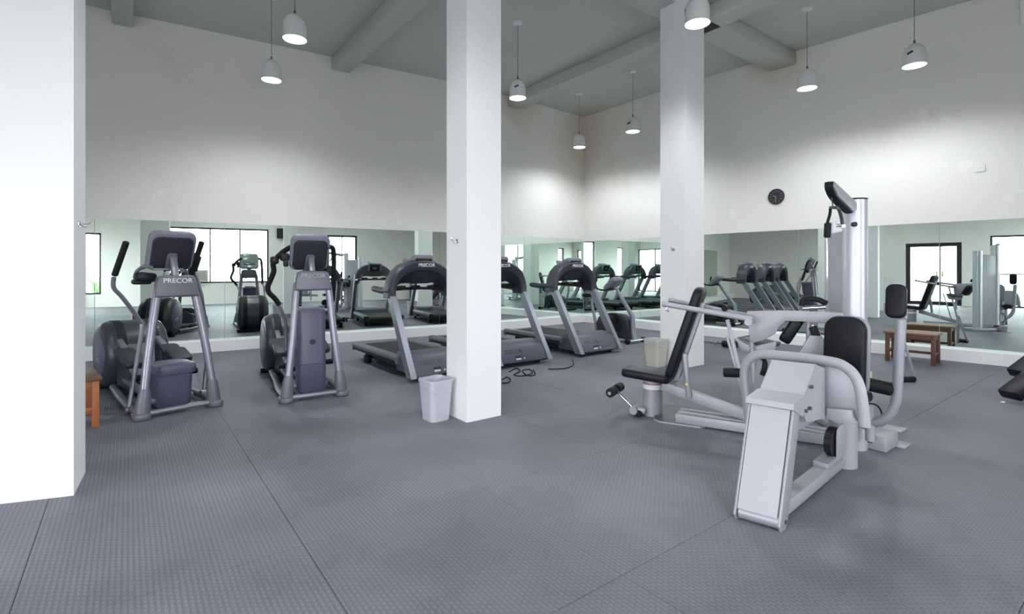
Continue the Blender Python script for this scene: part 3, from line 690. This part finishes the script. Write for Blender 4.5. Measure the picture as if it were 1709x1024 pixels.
# ------------------------------------------------------------------ elliptical machines
def LYf(loc, rz):
    R = Matrix.Rotation(rz, 4, 'Z'); loc = Vector(loc)
    def f(px, py, yl):
        n = R @ Vector((0, 1, 0)); w_ = onP(px, py, loc+n*yl, n); return R.inverted() @ (w_-loc)
    return f
def make_elliptical(label, loc, rz, tall, half):
    e = thing('elliptical_trainer', label, 'elliptical', loc, rz, 'elliptical machines by the mirror')
    LY = LYf(loc, rz)
    MB().tube([(-half, 0, .045), (half, 0, .045)], .026, 14, 0).build('front_tube', 'ell_tube', e)
    ht = 1.09 if not tall else 1.13
    for s in (-1, 1):
        ft = MB().prism(rrect(.13, .20, .055, 5), (s*half, .02, .03), (1, 0, 0), (0, 1, 0), .06, .018, 3).build('base_foot', 'ell_cast', e)
        MB().lathe([(.0, .03), (.060, .03), (.058, .12), (.050, .22), (.040, .27), (0, .27)], (s*half, .01, 0), 24, Matrix.Rotation(-s*.10, 4, 'Y')).build('upright_sleeve', 'ell_cast', e)
        MB().tube([(s*(half-.02), .015, .22), (s*(half-.065), .05, .60), (s*.165, .10, ht-.02), (s*.15, .11, ht+.06)], .036, 18, 6).build('upright', 'ell_tube', e)
        MB().tube([(s*half, .08, .045), (s*(half+.0), .45, .05), (s*(half-.04), .95, .06), (s*.22, 1.35, .08)], .03, 12, 5, flat=1.2, up=(0, 0, 1)).build('side_rail', 'ell_cast', e)
    MB().cyl((-.30, 1.75, .03), (.30, 1.75, .03), .03, n=16).build('rear_foot', 'black_rubber', e)
    pl = [(-.185, 0), (.185, 0), (.172, .12), (.155, .185), (.12, .205), (-.12, .205), (-.155, .185), (-.172, .12)]
    hd = MB().prism(pl, (0, .10, ht-.01), (1, 0, 0), (0, .08, 1), .11, .02, 3).build('head_bracket', 'ell_cast', e)
    text_mesh('lettering', 'PRECOR', .062, 'grey_print' if tall else 'white_print', hd, frameM((0, .0555, ht+.145), (1, 0, 0), (0, .08, 1)), .003, 0, 1.05)
    cz = 1.525; tilt = .42
    MB().bar((0, .12, ht+.17), (0, .20, cz-.06), .06, .04, .012).build('console_mast', 'ell_tube', e)
    cu, cv = Vector((1, 0, 0)), Vector((0, -math.sin(tilt), math.cos(tilt)))
    cc = Vector((0, .25, cz)); cn = cu.cross(cv)      # cn points to the front (-y) side
    con = MB().prism(rrect(.40, .40, .075, 6), cc, cu, cv, .075, .025, 3).build('console', 'console_grey', e)
    MB().prism(rrect(.345, .335, .06, 6, 0, -.015), cc+cn*.038, cu, cv, .025, .010, 3).build('console_back', 'ell_back', con)
    MB().prism([(-.05, -.19), (.05, -.19), (.045, -.03), (.03, -.005), (-.03, -.005), (-.045, -.03)], cc+cn*.052, cu, cv, .022, .006).build('mast_clamp', 'ell_cast', con)
    MB().prism(rrect(.30, .22, .03, 4, 0, .05), cc-cn*.038, cu, cv, .012, .003).build('display', 'lcd', con)
    MB().prism(rrect(.24, .03, .01, 3, 0, -.09), cc-cn*.038, cu, cv, .012, .003).build('key_strip', 'screen', con)
    MB().prism(rrect(.07, .05, .01, 3, 0, -.15), cc-cn*.038, cu, cv, .012, .003).build('round_key', 'white_print', con)
    # rear drum
    R_, W_ = .365, .29; prof = [(0.0, -W_), (.30, -W_), (.335, -W_+.02), (R_-.004, -W_+.07), (R_, -W_+.14), (R_, W_-.14), (R_-.004, W_-.07), (.335, W_-.02), (.30, W_), (0.0, W_)]
    MX = Matrix.Rotation(PI/2, 4, 'Y'); dc = Vector((0, 1.62, .40))
    dr_ = MB().lathe(prof, dc, 40, MX).build('rear_drum', 'ell_dark', e)
    for s in (-1, 1):
        MB().lathe([(R_+.002, s*.15-.04), (R_+.0035, s*.15-.038), (R_+.0035, s*.15+.038), (R_+.002, s*.15+.04)], dc, 40, MX).build('drum_slot', 'black_rubber', dr_)
        MB().prism([(.25*math.cos(a*PI/12), .25*math.sin(a*PI/12)) for a in range(24)], dc+Vector((s*(W_+.002), 0, 0)), (0, 1, 0), (0, 0, 1), .014, .003).build('drum_side_cover', 'ell_blue', dr_)
        MB().box(dc+Vector((s*(W_+.010), .02, -.06)), (.006, .16, .055), .002).build('side_badge', 'console_grey', dr_)
        # pedal arm with foot tray, roller leg and lower link
        MB().bar((s*.17, 1.42, .60), (s*.19, .42, .30), .055, .05, .010).build('pedal_arm', 'ell_tube', e)
        pdl = MB().prism(rrect(.18, .40, .05, 5), (s*.20, .88, .455), (1, 0, 0), (0, 1, .29), .03, .008).build('foot_pedal', 'ell_back', e)
        MB().prism(rrect(.19, .30, .05, 5), (s*.20, .70, .44), (1, 0, 0), (0, 1, .29), .06, .015).build('toe_cup', 'ell_back', pdl)
        MB().cyl((s*.19, .42, .30), (s*.28, .42, .30), .03, n=14).build('arm_roller', 'black_rubber', e)
        MB().bar((s*.15, .20, .10), (s*.15, 1.40, .18), .06, .05, .01).build('ramp_rail', 'ell_cast', e)
    MB().loft([[(-.20, 1.30, .05), (.20, 1.30, .05), (.20, 1.30, .55), (-.20, 1.30, .55)], [(-.13, .95, .05), (.13, .95, .05), (.13, .95, .18), (-.13, .95, .18)]]).build('drum_nose', 'ell_dark', e, smooth=False)
    MB().box((0, .75, .09), (.14, 1.1, .08), .015).build('spine', 'ell_cast', e)
    if not tall:
        rings = []
        for z, w0, d0, y in ((.035, .13, .13, .24), (.06, .138, .14, .24), (.30, .148, .15, .25), (.345, .152, .155, .25), (.35, .168, .172, .25), (.40, .175, .18, .25), (.435, .165, .17, .25), (.45, .12, .13, .25)):
            rings.append([(x, y+yy, z) for x, yy in rrect(2*w0, 2*d0, .06, 5)])
        bn_ = MB().loft(rings).build('ramp_housing', 'ell_blue', e, angle=28)
    else:
        rings = []
        for z, w0, d0, y in ((.045, .130, .10, .20), (.07, .140, .11, .20), (.34, .140, .13, .22), (.345, .136, .126, .22), (.35, .140, .13, .22), (.60, .140, .16, .27), (.86, .148, .16, .30), (.89, .152, .165, .31), (.91, .145, .16, .31), (.92, .11, .12, .31)):
            rings.append([(x, y+yy, z) for x, yy in rrect(2*w0, 2*d0, .05, 5)])
        MB().loft(rings).build('ramp_housing', 'ell_blue', e, angle=28)
        MB().box((0, .31, .925), (.20, .20, .02), .008).build('housing_top', 'console_grey', e)
        MB().cyl((0, .09, .58), (0, .105, .58), .028, n=20).build('housing_badge', 'ell_back', e)
    if not tall:
        for pts, grip in (([(215, 684, .30), (222, 640, .36), (236, 552, .50), (231, 532, .50), (205, 497, .42), (190, 480, .38), (190, 463, .34)], [(191, 460, .335), (211, 403, .18)]),
                          ([(340, 655, .30), (345, 600, .36), (345, 558, .48), (341, 532, .48), (330, 492, .40), (321, 470, .36), (319, 460, .33)], [(319, 458, .335), (337, 403, .18)])):
            MB().tube([LY(*p) for p in pts], .019, 12, 5).build('swing_arm', 'ell_tube', e)
            MB().cyl(LY(*grip[0]), LY(*grip[1]), .026, n=18, bev=.008).build('hand_grip', 'black_rubber', e)
            b = LY(*pts[0]); MB().cyl(b+Vector((-.03, 0, 0)), b+Vector((.03, 0, 0)), .032, n=18).build('arm_pivot', 'ell_tube', e)
        MB().tube([LY(253, 446, .25), LY(240, 445, .36), LY(229, 452, .45), LY(225, 462, .48)], .017, 12, 5).build('pulse_bar', 'console_grey', e)
        MB().box(LY(242, 462, .42), (.17, .16, .09), .03, (0, .1, 0)).build('cup_holder', 'black_plastic', e)
        MB().box(LY(236, 470, .45), (.15, .12, .05), .02).build('holder_tray', 'black_plastic', e)
        MB().tube([LY(247, 442, .34), LY(238, 446, .42)], .020, 10, 0).build('pulse_grip', 'black_rubber', e)
        MB().tube([LY(303, 452, .24), LY(308, 450, .36), LY(312, 458, .46)], .017, 12, 5).build('pulse_bar', 'console_grey', e)
        MB().bar(LY(255, 449, .22), LY(305, 449, .22), .05, .02, .006).build('reading_rack', 'console_grey', e)
    else:
        for pts in ([(503, 414, .20), (489, 411, .25), (474, 419, .32), (462, 430, .36), (456, 440, .38), (457, 452, .40), (452, 466, .43), (447, 478, .45), (449, 488, .46), (458, 497, .48), (466, 508, .50)],
                    [(543, 413, .20), (552, 412, .24), (556, 416, .27), (557, 430, .30), (557, 450, .33), (556, 470, .36), (555, 490, .40), (553, 502, .44)]):
            MB().tube([LY(*p) for p in pts], .027, 14, 5).build('swing_handle', 'black_rubber', e)
        MB().tube([LY(465, 507, .50), LY(472, 523, .53), LY(477, 540, .55), LY(478, 600, .60)], .018, 12, 5).build('swing_arm', 'ell_tube', e)
        MB().tube([LY(553, 500, .44), LY(556, 520, .50), LY(556, 600, .60)], .018, 12, 5).build('swing_arm', 'ell_tube', e)
        for (px, py, yy) in ((458, 434, .38), (475, 429, .30)):
            MB().box(LY(px, py, yy), (.085, .10, .085), .025).build('control_grip', 'black_plastic', e)
        MB().box(LY(477, 437, .28), (.05, .05, .10), .015).build('trigger', 'black_plastic', e)
    return e
make_elliptical('grey elliptical machine with two upright black swing arms and a low blue housing', (.39, 5.70, 0), math.radians(13), False, .30)
make_elliptical('grey elliptical machine with tall blue front housing and curved black handlebars', (1.546, 5.45, 0), math.radians(-4), True, .275)

# ------------------------------------------------------------------ exercise bike
bk = thing('exercise_bike', 'dark grey upright exercise bike beside the last treadmill', 'exercise bike', (7.33, 6.02, 0), math.radians(3))
MB().cyl((-.20, 0, .05), (.20, 0, .05), .032, n=18).build('front_stabiliser', 'chrome', bk)
for s in (-1, 1): MB().cyl((s*.27, 0, .05), (s*.19, 0, .05), .046, n=18, bev=.01).build('stabiliser_cap', 'black_rubber', bk)
MB().tube([(0, .02, .06), (0, .05, .20), (0, .06, .45), (0, .09, .52), (0, .30, .80), (0, .44, 1.0)], [.05, .05, .042, .042, .036, .034], 16, 5).build('stem', 'tread_alu', bk)
MB().prism([(.06, .06), (.10, .42), (.25, .50), (.55, .52), (.78, .44), (.86, .30), (.80, .08)], (0, 0, 0), (0, 1, 0), (0, 0, 1), .20, .03, 3).build('body_shell', 'dark_hood', bk)
MB().cyl((-.115, .36, .33), (.115, .36, .33), .14, n=32).build('crank_disc', 'black_plastic', bk)
MB().bar((-.13, .36, .33), (-.13, .34, .50), .03, .03, .006).build('crank_arm', 'black_plastic', bk)
MB().bar((.13, .36, .33), (.13, .38, .16), .03, .03, .006).build('crank_arm', 'black_plastic', bk)
MB().box((-.18, .34, .51), (.10, .10, .035), .01).build('pedal', 'black_rubber', bk); MB().box((.18, .38, .15), (.10, .10, .035), .01).build('pedal', 'black_rubber', bk)
bc = MB().prism(rrect(.30, .34, .06, 5), (0, .50, 1.06), (1, 0, 0), (0, -.75, .66), .10, .03, 3).build('console', 'console_grey', bk)
MB().prism(rrect(.22, .22, .03, 4), (0, .535, 1.10), (1, 0, 0), (0, -.75, .66), .02, .003).build('display', 'lcd', bc)
for s in (-1, 1): MB().tube([(s*.06, .46, .98), (s*.22, .52, .95), (s*.24, .68, .97), (s*.23, .74, 1.07), (s*.22, .71, 1.15)], .017, 10, 5).build('handlebar', 'black_rubber', bk)
MB().tube([(0, .90, .12), (0, .96, .40), (0, 1.02, .62), (0, 1.03, .80)], .028, 12, 5).build('seat_post', 'tread_alu', bk)
MB().prism([(-.12, 0), (.12, 0), (.13, .08), (.05, .18), (.035, .30), (-.035, .30), (-.05, .18), (-.13, .08)], (0, 1.18, .83), (-1, 0, 0), (0, -1, 0), .08, .03, 3).build('saddle', 'black_vinyl', bk)
MB().box((0, .80, .05), (.08, .60, .07), .015).build('base_rail', 'tread_rail', bk)
MB().cyl((-.25, 1.12, .05), (.25, 1.12, .05), .035, n=16).build('rear_stabiliser', 'black_rubber', bk)

# ------------------------------------------------------------------ bins
def make_bin(label, loc, rz, m, w0, d0, h0):
    b = thing('waste_bin', label, 'waste bin', loc, rz, 'lined plastic waste bins')
    prof = [(.0, .80, .0), (.012, .82, 0), (.40*h0, .89, 0), (.80*h0, .955, 0), (.81*h0, .965, 0), (h0-.02, .985, 0), (h0-.018, 1.03, 0), (h0, 1.03, 0), (h0-.001, .97, 0), (.03, .78, 0)]
    rings = [[(x, y, z) for x, y in rrect(w0*k, d0*k, .045, 5)] for z, k, _ in prof]
    MB().loft(rings).build('bin_body', m, b, angle=30)
    lp = [(.76*h0, .965), (.77*h0, .985), (.82*h0, .99), (.90*h0, 1.005), (h0-.01, 1.06), (h0+.008, 1.055), (h0+.006, .97), (h0*.7, .92), (h0*.3, .82)]
    rings = []
    for q, (z, k) in enumerate(lp):
        R = []
        for i, (x, y) in enumerate(rrect(w0*k, d0*k, .045, 5)):
            jz = (.010*math.sin(i*1.7+q)+.012*math.sin(i*.6+1)) if q < 2 else .003*math.sin(i*2.1+q)
            R.append((x*(1+.008*math.sin(i*2.3+q)), y*(1+.008*math.cos(i*1.9+q)), z+jz))
        rings.append(R)
    MB().loft(rings, caps=False).build('bin_liner', 'bag_film', b, angle=60)
    return b
make_bin('light grey plastic waste bin with liner at the foot of the middle pillar', (2.21, 4.07, 0), math.radians(4), 'bin_grey', .24, .24, .36)
make_bin('beige plastic waste bin with clear liner against the far pillar', (5.86, 4.45, 0), 0, 'bin_beige', .26, .26, .37)

# ------------------------------------------------------------------ small wooden benches
def make_bench(label, loc, rz, L, W, Hh, m, top_m):
    b = thing('wooden_bench', label, 'bench', loc, rz, 'small wooden benches')
    n = 3
    for i in range(n):
        MB().box((-W/2+W/n*(i+.5), 0, Hh-.0125), (W/n-.004, L, .025), .003).build('top_board', top_m, b)
    for s in (-1, 1):
        for u in (-1, 1): MB().box((s*(W/2-.045), u*(L/2-.05), (Hh-.025)/2), (.05, .05, Hh-.025), .004).build('leg', m, b)
        MB().box((s*(W/2-.035), 0, Hh-.06), (.025, L-.12, .065), .003).build('apron', m, b)
        MB().box((0, s*(L/2-.05), Hh-.06), (W-.12, .025, .065), .003).build('apron', m, b)
        MB().box((0, s*(L/2-.05), .15), (W-.10, .03, .035), .003).build('stretcher', m, b)
    MB().box((0, 0, .15), (.03, L-.10, .035), .003).build('stretcher', m, b)
    return b
make_bench('small brown wooden bench against the mirrored right wall', (9.07, 2.40, 0), A2, .62, .46, .44, 'wood_brown', 'wood_top')
sb = fl(157, 712)
make_bench('orange-brown wooden bench partly hidden behind the left pillar', (sb.x-.19, sb.y+.24, 0), math.radians(8), .60, .42, .42, 'wood_orange', 'wood_brown')

# ------------------------------------------------------------------ pendant lamps
LAMP_Z = 4.06
lamps = [((492, 66), 'pendant lamp high over the gap between the ellipticals, left of the ceiling beam'), ((453, 134), 'pendant lamp hanging lowest against the left part of the back wall'),
         ((864, 164), 'pendant lamp beside the right edge of the middle pillar'), ((967, 246), 'smallest pendant lamp, just left of the room corner'), ((1056, 220), 'pendant lamp just right of the room corner'),
         ((1164, 40), 'largest pendant lamp, in front of the top of the far pillar'), ((1347, 148), 'pendant lamp above the wall clock and gym tower'), ((1526, 110), 'pendant lamp furthest right, before the right wall')]
def make_lamp(label, loc):
    p = thing('pendant_lamp', label, 'lamp', loc, random.uniform(0, 6), 'white dome pendant lamps')
    sh = MB().lathe([(.125, .012), (.132, 0), (.137, .0), (.137, .012), (.134, .03), (.132, .14), (.122, .20), (.098, .25), (.055, .285), (.022, .295), (.0, .296)], (0, 0, 0), 32).build('lamp_shade', 'lamp_shell', p)
    MB().box((.13, 0, .15), (.008, .07, .028), .002, (.35, 0, 0)).build('maker_badge', 'dark_print', sh)
    MB().lathe([(0, .010), (.124, .010), (.124, .022), (0, .022)], (0, 0, 0), 32).build('lamp_lens', 'lamp_lens', p)
    MB().cyl((0, 0, .29), (0, 0, .34), .012, n=10).build('cord_grip', 'steel_dark', p)
    MB().cyl((0, 0, .33), (0, 0, ZC-LAMP_Z-.03), .0035, n=6).build('cord', 'steel_dark', p)
    cn_ = MB().lathe([(0, ZC-LAMP_Z-.045), (.035, ZC-LAMP_Z-.043), (.075, ZC-LAMP_Z-.025), (.078, ZC-LAMP_Z), (0, ZC-LAMP_Z)], (0, 0, 0), 24).build('ceiling_rose', 'lamp_shell', p)
    sl = bpy.data.lights.new('lamp_bulb', 'SPOT'); sl.energy = LAMP_SPOT; sl.spot_size = math.radians(160); sl.spot_blend = .6; sl.shadow_soft_size = .10; sl.color = (.95, .98, 1.0)
    so = bpy.data.objects.new('lamp_bulb', sl); C.objects.link(so); so.parent = p; so.location = (0, 0, -.004)
    return p
for (px, lab) in lamps:
    q = fl(px[0], px[1], LAMP_Z); make_lamp(lab, (q.x, q.y, LAMP_Z))

for (x, y, lab) in ((1.3, 2.2, 'pendant lamp added for foreground light, above the open floor, out of view over the camera'), (-2.4, 4.6, 'pendant lamp added for foreground light, behind the left pillar, out of view'), (4.6, -.6, 'pendant lamp added for foreground light, over the floor right of the camera, out of view'), (-2.4, .4, 'pendant lamp added for foreground light, beside the long glazing, out of view'), (1.2, -1.4, 'pendant lamp added for foreground light, near the front window, out of view')):  # unseen extra lamps, added to light the foreground
    make_lamp(lab, (x, y, LAMP_Z))

# ------------------------------------------------------------------ wall clock, switch, hooks
ck = thing('wall_clock', 'round dark wall clock above the right mirrors', 'clock', onR(1296, 328), A2)
RY = Matrix.Rotation(-PI/2, 4, 'Y')
MB().lathe([(0, .0), (.140, .0), (.146, .012), (.142, .030), (.128, .034), (.124, .024), (0, .024)], (0, 0, 0), 40, RY).build('clock_case', 'clock_face', ck)
for k in range(12):
    a = k*PI/6; MB().box((-.026, math.sin(a)*.10, math.cos(a)*.10), (.003, .007, .020), 0, (-a, 0, 0)).build('hour_mark', 'grey_print', ck)
MB().bar((-.028, 0, 0), (-.028, .055, .015), .010, .003, 0, up=(1, 0, 0)).build('hour_hand', 'grey_print', ck)
MB().bar((-.029, 0, 0), (-.029, .012, -.09), .007, .003, 0, up=(1, 0, 0)).build('minute_hand', 'grey_print', ck)
swp = onR(1635, 280)
sw = MB(swp).box(swp+N4*.006, (.012, .12, .12), .004).build('wall_plate', 'wall_paint'); sw.location = swp; sw.rotation_euler = (0, 0, A2); tag(sw, 'square blank plate high on the right wall', 'wall plate')
def hook(label, loc, d, u):
    h = thing('wall_hook', label, 'hook', loc, 0, 'metal hooks on the pillars'); d = Vector(d); u = Vector(u)
    MB().bar(-d*.0, d*.006, .05, .035, .001).build('hook_plate', 'chrome', h)
    MB().tube([d*.004, d*.04, d*.055+Z3*.012, d*.06+Z3*.03], .005, 8, 4).build('hook_arm', 'chrome', h)
    MB().tube([d*.004-Z3*.008, d*.03-Z3*.02, d*.04-Z3*.012], .004, 8, 3).build('hook_arm', 'chrome', h)
hk = onX(763, 402, PA.x); hook('small chrome hook on the middle pillar', (PA.x, hk.y, hk.z), (-1, 0, 0), (0, 0, 1))
hk = onX(1124, 416, PB.x); hook('small chrome hook on the far pillar', (PB.x, hk.y, hk.z), (-1, 0, 0), (0, 0, 1))
nd = (P1-P0).normalized(); nd = Vector((nd.y, -nd.x, 0)); hp = onP(131, 373, P0, nd)
hook('small chrome hook on the near left pillar', hp, nd, (0, 0, 1))

# ------------------------------------------------------------------ power cables on the floor
def cable(pts, label, r=.007):
    o = MB().tube([fl(*p)+Z3*(r+.001) for p in pts], r, 8, 6).build('power_cable', 'black_rubber'); tag(o, label, 'cable', 'black cables under the treadmills')
cable([(955, 601), (957, 609), (948, 614), (935, 616), (922, 616.5), (915, 616)], 'black power cable trailing from under the rightmost treadmill')
cable([(850, 621), (862, 615), (868, 620), (858, 626), (872, 628), (888, 623), (884, 617), (872, 619), (880, 627), (893, 626), (890, 618)], 'coiled black power cable in front of the middle treadmill')
cable([(838, 634), (846, 630), (852, 634), (848, 639), (838, 640)], 'loop of black cable peeking out behind the middle pillar')

# ------------------------------------------------------------------ floor equipment by the right wall
bb = thing('barbell', 'chrome barbell lying on the floor before the mirrors right of the far pillar', 'barbell', fl(1200, 578))
bo_ = Vector(bb.location); du = Vector((.05, -1, 0)).normalized(); r_ = .025
MB().cyl(du*-.75+Z3*.06, du*-.05+Z3*.06, .026, n=16).build('sleeve', 'chrome', bb)
MB().cyl(du*-.05+Z3*.06, du*.9+Z3*.06, .014, n=12).build('bar', 'steel_dark', bb)
MB().cyl(du*-.08+Z3*.06, du*-.02+Z3*.06, .04, n=16).build('collar', 'chrome', bb)
MB().cyl(du*.06+Z3*.06, du*.20+Z3*.06, .055, n=20, bev=.015).build('weight_plate', 'black_rubber', bb)
MB().cyl(du*.24+Z3*.06, du*.32+Z3*.06, .06, n=20, bev=.015).build('weight_plate', 'black_rubber', bb)
wb_p = fl(1712, 672)
wb = thing('floor_bench', 'black padded bench end cut off by the right edge of the photo', 'bench', wb_p)
for (px, py, dp) in ((1684, 660, 0.0), (1698, 624, .25)):
    q = onP(px, py, wb_p+FW*dp, FW)-wb_p; MB().bar(q, q+(RT*.8+Z3*.50+FW*.1).normalized()*.55, .20, .10, .02).build('black_pad', 'black_vinyl', wb)
MB().bar(RT*.12+Z3*.02, RT*.7+Z3*.02, .10, .04, .008).build('base_rail', 'steel_dark', wb)
MB().bar(RT*.16+Z3*.03, RT*.24+FW*.15+Z3*.32, .05, .05, .008).build('post', 'steel_dark', wb)
sp = fl(1674, 671); ps = MB(sp).box(sp+Z3*.003, (.05, .03, .004), .001).build('paper_scrap', 'white_print'); ps.location = sp; tag(ps, 'small white paper scrap on the floor near the right edge', 'paper')
frp = fl(1516, 637)
fr = thing('foot_rest', 'thin steel rod with a black foam roller on the floor behind the swing arm', 'foot rest', frp)
q0 = onP(1500, 627, frp, FW)-frp; q1 = onP(1527, 630, frp, FW)-frp; q0.z = q1.z = .034
MB().cyl(q0, q1, .032, n=18, bev=.006).build('foam_roller', 'black_rubber', fr)
q2 = onP(1509, 568, frp+FW*.1, FW)-frp; MB().bar(q1-Z3*.005, q2, .014, .028, .003).build('rod', 'silver', fr)
MB().bar(Vector((q2.x, q2.y, 0))+FW*.02, q2+FW*.02+Z3*.02, .03, .03, .004, up=FW).build('post', 'silver', fr)

# ------------------------------------------------------------------ things behind the camera that show in the mirrors
wc = thing('water_cooler', 'white water cooler with a blue bottle, seen in the mirror at far left', 'water cooler', (-4.2, -2.55, 0))
MB().box((0, 0, .48), (.31, .32, .96), .03).build('cabinet', 'white_plastic', wc)
MB().box((0, .165, .78), (.24, .02, .16), .01).build('tap_recess', 'console_grey', wc)
for s_ in (-1, 1): MB().cyl((s_*.05, .17, .80), (s_*.05, .215, .79), .014, n=12).build('tap', 'black_plastic', wc)
MB().lathe([(.04, .95), (.05, 1.0), (.135, 1.05), (.137, 1.12), (.131, 1.14), (.137, 1.16), (.137, 1.30), (.12, 1.33), (0, 1.335)], (0, 0, 0), 28).build('water_bottle', 'water_blue', wc)
tv = thing('wall_television', 'dark television high on the front wall, seen in the mirror', 'television', (2.65, YF, 2.75))
MB().box((0, .10, 0), (.62, .06, .40), .012).build('screen_housing', 'black_plastic', tv); MB().box((0, .132, 0), (.57, .008, .35), .002).build('screen', 'screen', tv)
MB().box((0, .04, 0), (.16, .08, .16), .01).build('wall_bracket', 'black_plastic', tv)
ac = thing('air_conditioner', 'beige window air conditioner at the foot of the wide window', 'air conditioner', (-.42, YF-.08, .87))
MB().box((0, .10, .22), (.85, .50, .44), .02).build('casing', 'ac_beige', ac)
for k in range(7): MB().box((0, .353, .09+.043*k), (.74, .012, .012), .002).build('louvre', 'console_grey', ac)
rk = thing('dumbbell_rack', 'low dumbbell rack against the front wall, seen in the mirror', 'rack', (8.3, -2.45, 0))
for s_ in (-1, 1): MB().prism([(-.22, 0), (.22, 0), (.05, .75), (-.12, .75)], (s_*.65, 0, 0), (0, 1, 0), (0, 0, 1), .05, .006).build('end_frame', 'steel_dark', rk)
for z, y in ((.28, .06), (.60, -.02)):
    for q in (-.07, .07): MB().bar((-.65, y+q, z), (.65, y+q, z), .03, .03, .004).build('shelf_rail', 'steel_dark', rk)
for r0, (z, y) in enumerate(((.28, .06), (.60, -.02))):
    for k in range(5):
        d_ = thing('dumbbell', ('leftmost', 'second', 'middle', 'fourth', 'rightmost')[k]+(' black dumbbell on the lower tier of the rack', ' black dumbbell on the upper tier of the rack')[r0], 'dumbbell', (8.3-.48+.24*k, -2.45+y, z+.085), 0, 'dumbbells on the rack')
        MB().cyl((0, -.07, 0), (0, .07, 0), .016, n=10).build('handle', 'chrome', d_)
        for q in (-1, 1): MB().cyl((0, q*.07, 0), (0, q*.14, 0), .068, n=20, bev=.012).build('head', 'black_rubber', d_)

cp_ = onR(1708, 44); cd_ = thing('wall_conduit', 'white pipe end high on the right wall at the photo edge', 'pipe', cp_)
MB().tube([N4*.03+Z3*.0, N4*.03+Z3*.35], .035, 14, 0).build('pipe', 'pillar_paint', cd_)
for z_ in (.10, .28): MB().box(N4*.012+Z3*z_, (.03, .11, .03), .004).build('pipe_clip', 'pillar_paint', cd_)
def palm(label, loc, n, h):
    p = thing('palm_shrub', label, 'plant', loc, 0, 'palm shrubs outside the front windows')
    for k in range(n):
        a = k*2.4; ln = h*random.uniform(.75, 1.05); u = Vector((math.cos(a), math.sin(a), 0)); sd_ = Vector((-u.y, u.x, 0))
        pts = [u*(ln*.5*t*t+.1*t)+Z3*(ln*(1.35*t-.55*t*t)) for t in [i/6 for i in range(7)]]
        m_ = MB(); wv = [.02, .07, .10, .10, .08, .05, .005]
        for q, ww in zip(pts, wv): m_.v += [q-sd_*ww, q+Z3*-.015, q+sd_*ww]
        for i in range(6):
            b_ = 3*i; m_.f += [[b_, b_+1, b_+4, b_+3], [b_+1, b_+2, b_+5, b_+4]]
        m_.build('frond', 'leaf', p)
palm('palm shrub outside the narrow front window', (-3.7, -4.9, -.30), 11, 1.9)
palm('palm shrub outside the wide front window near its right side', (.7, -4.9, -.30), 11, 1.6)
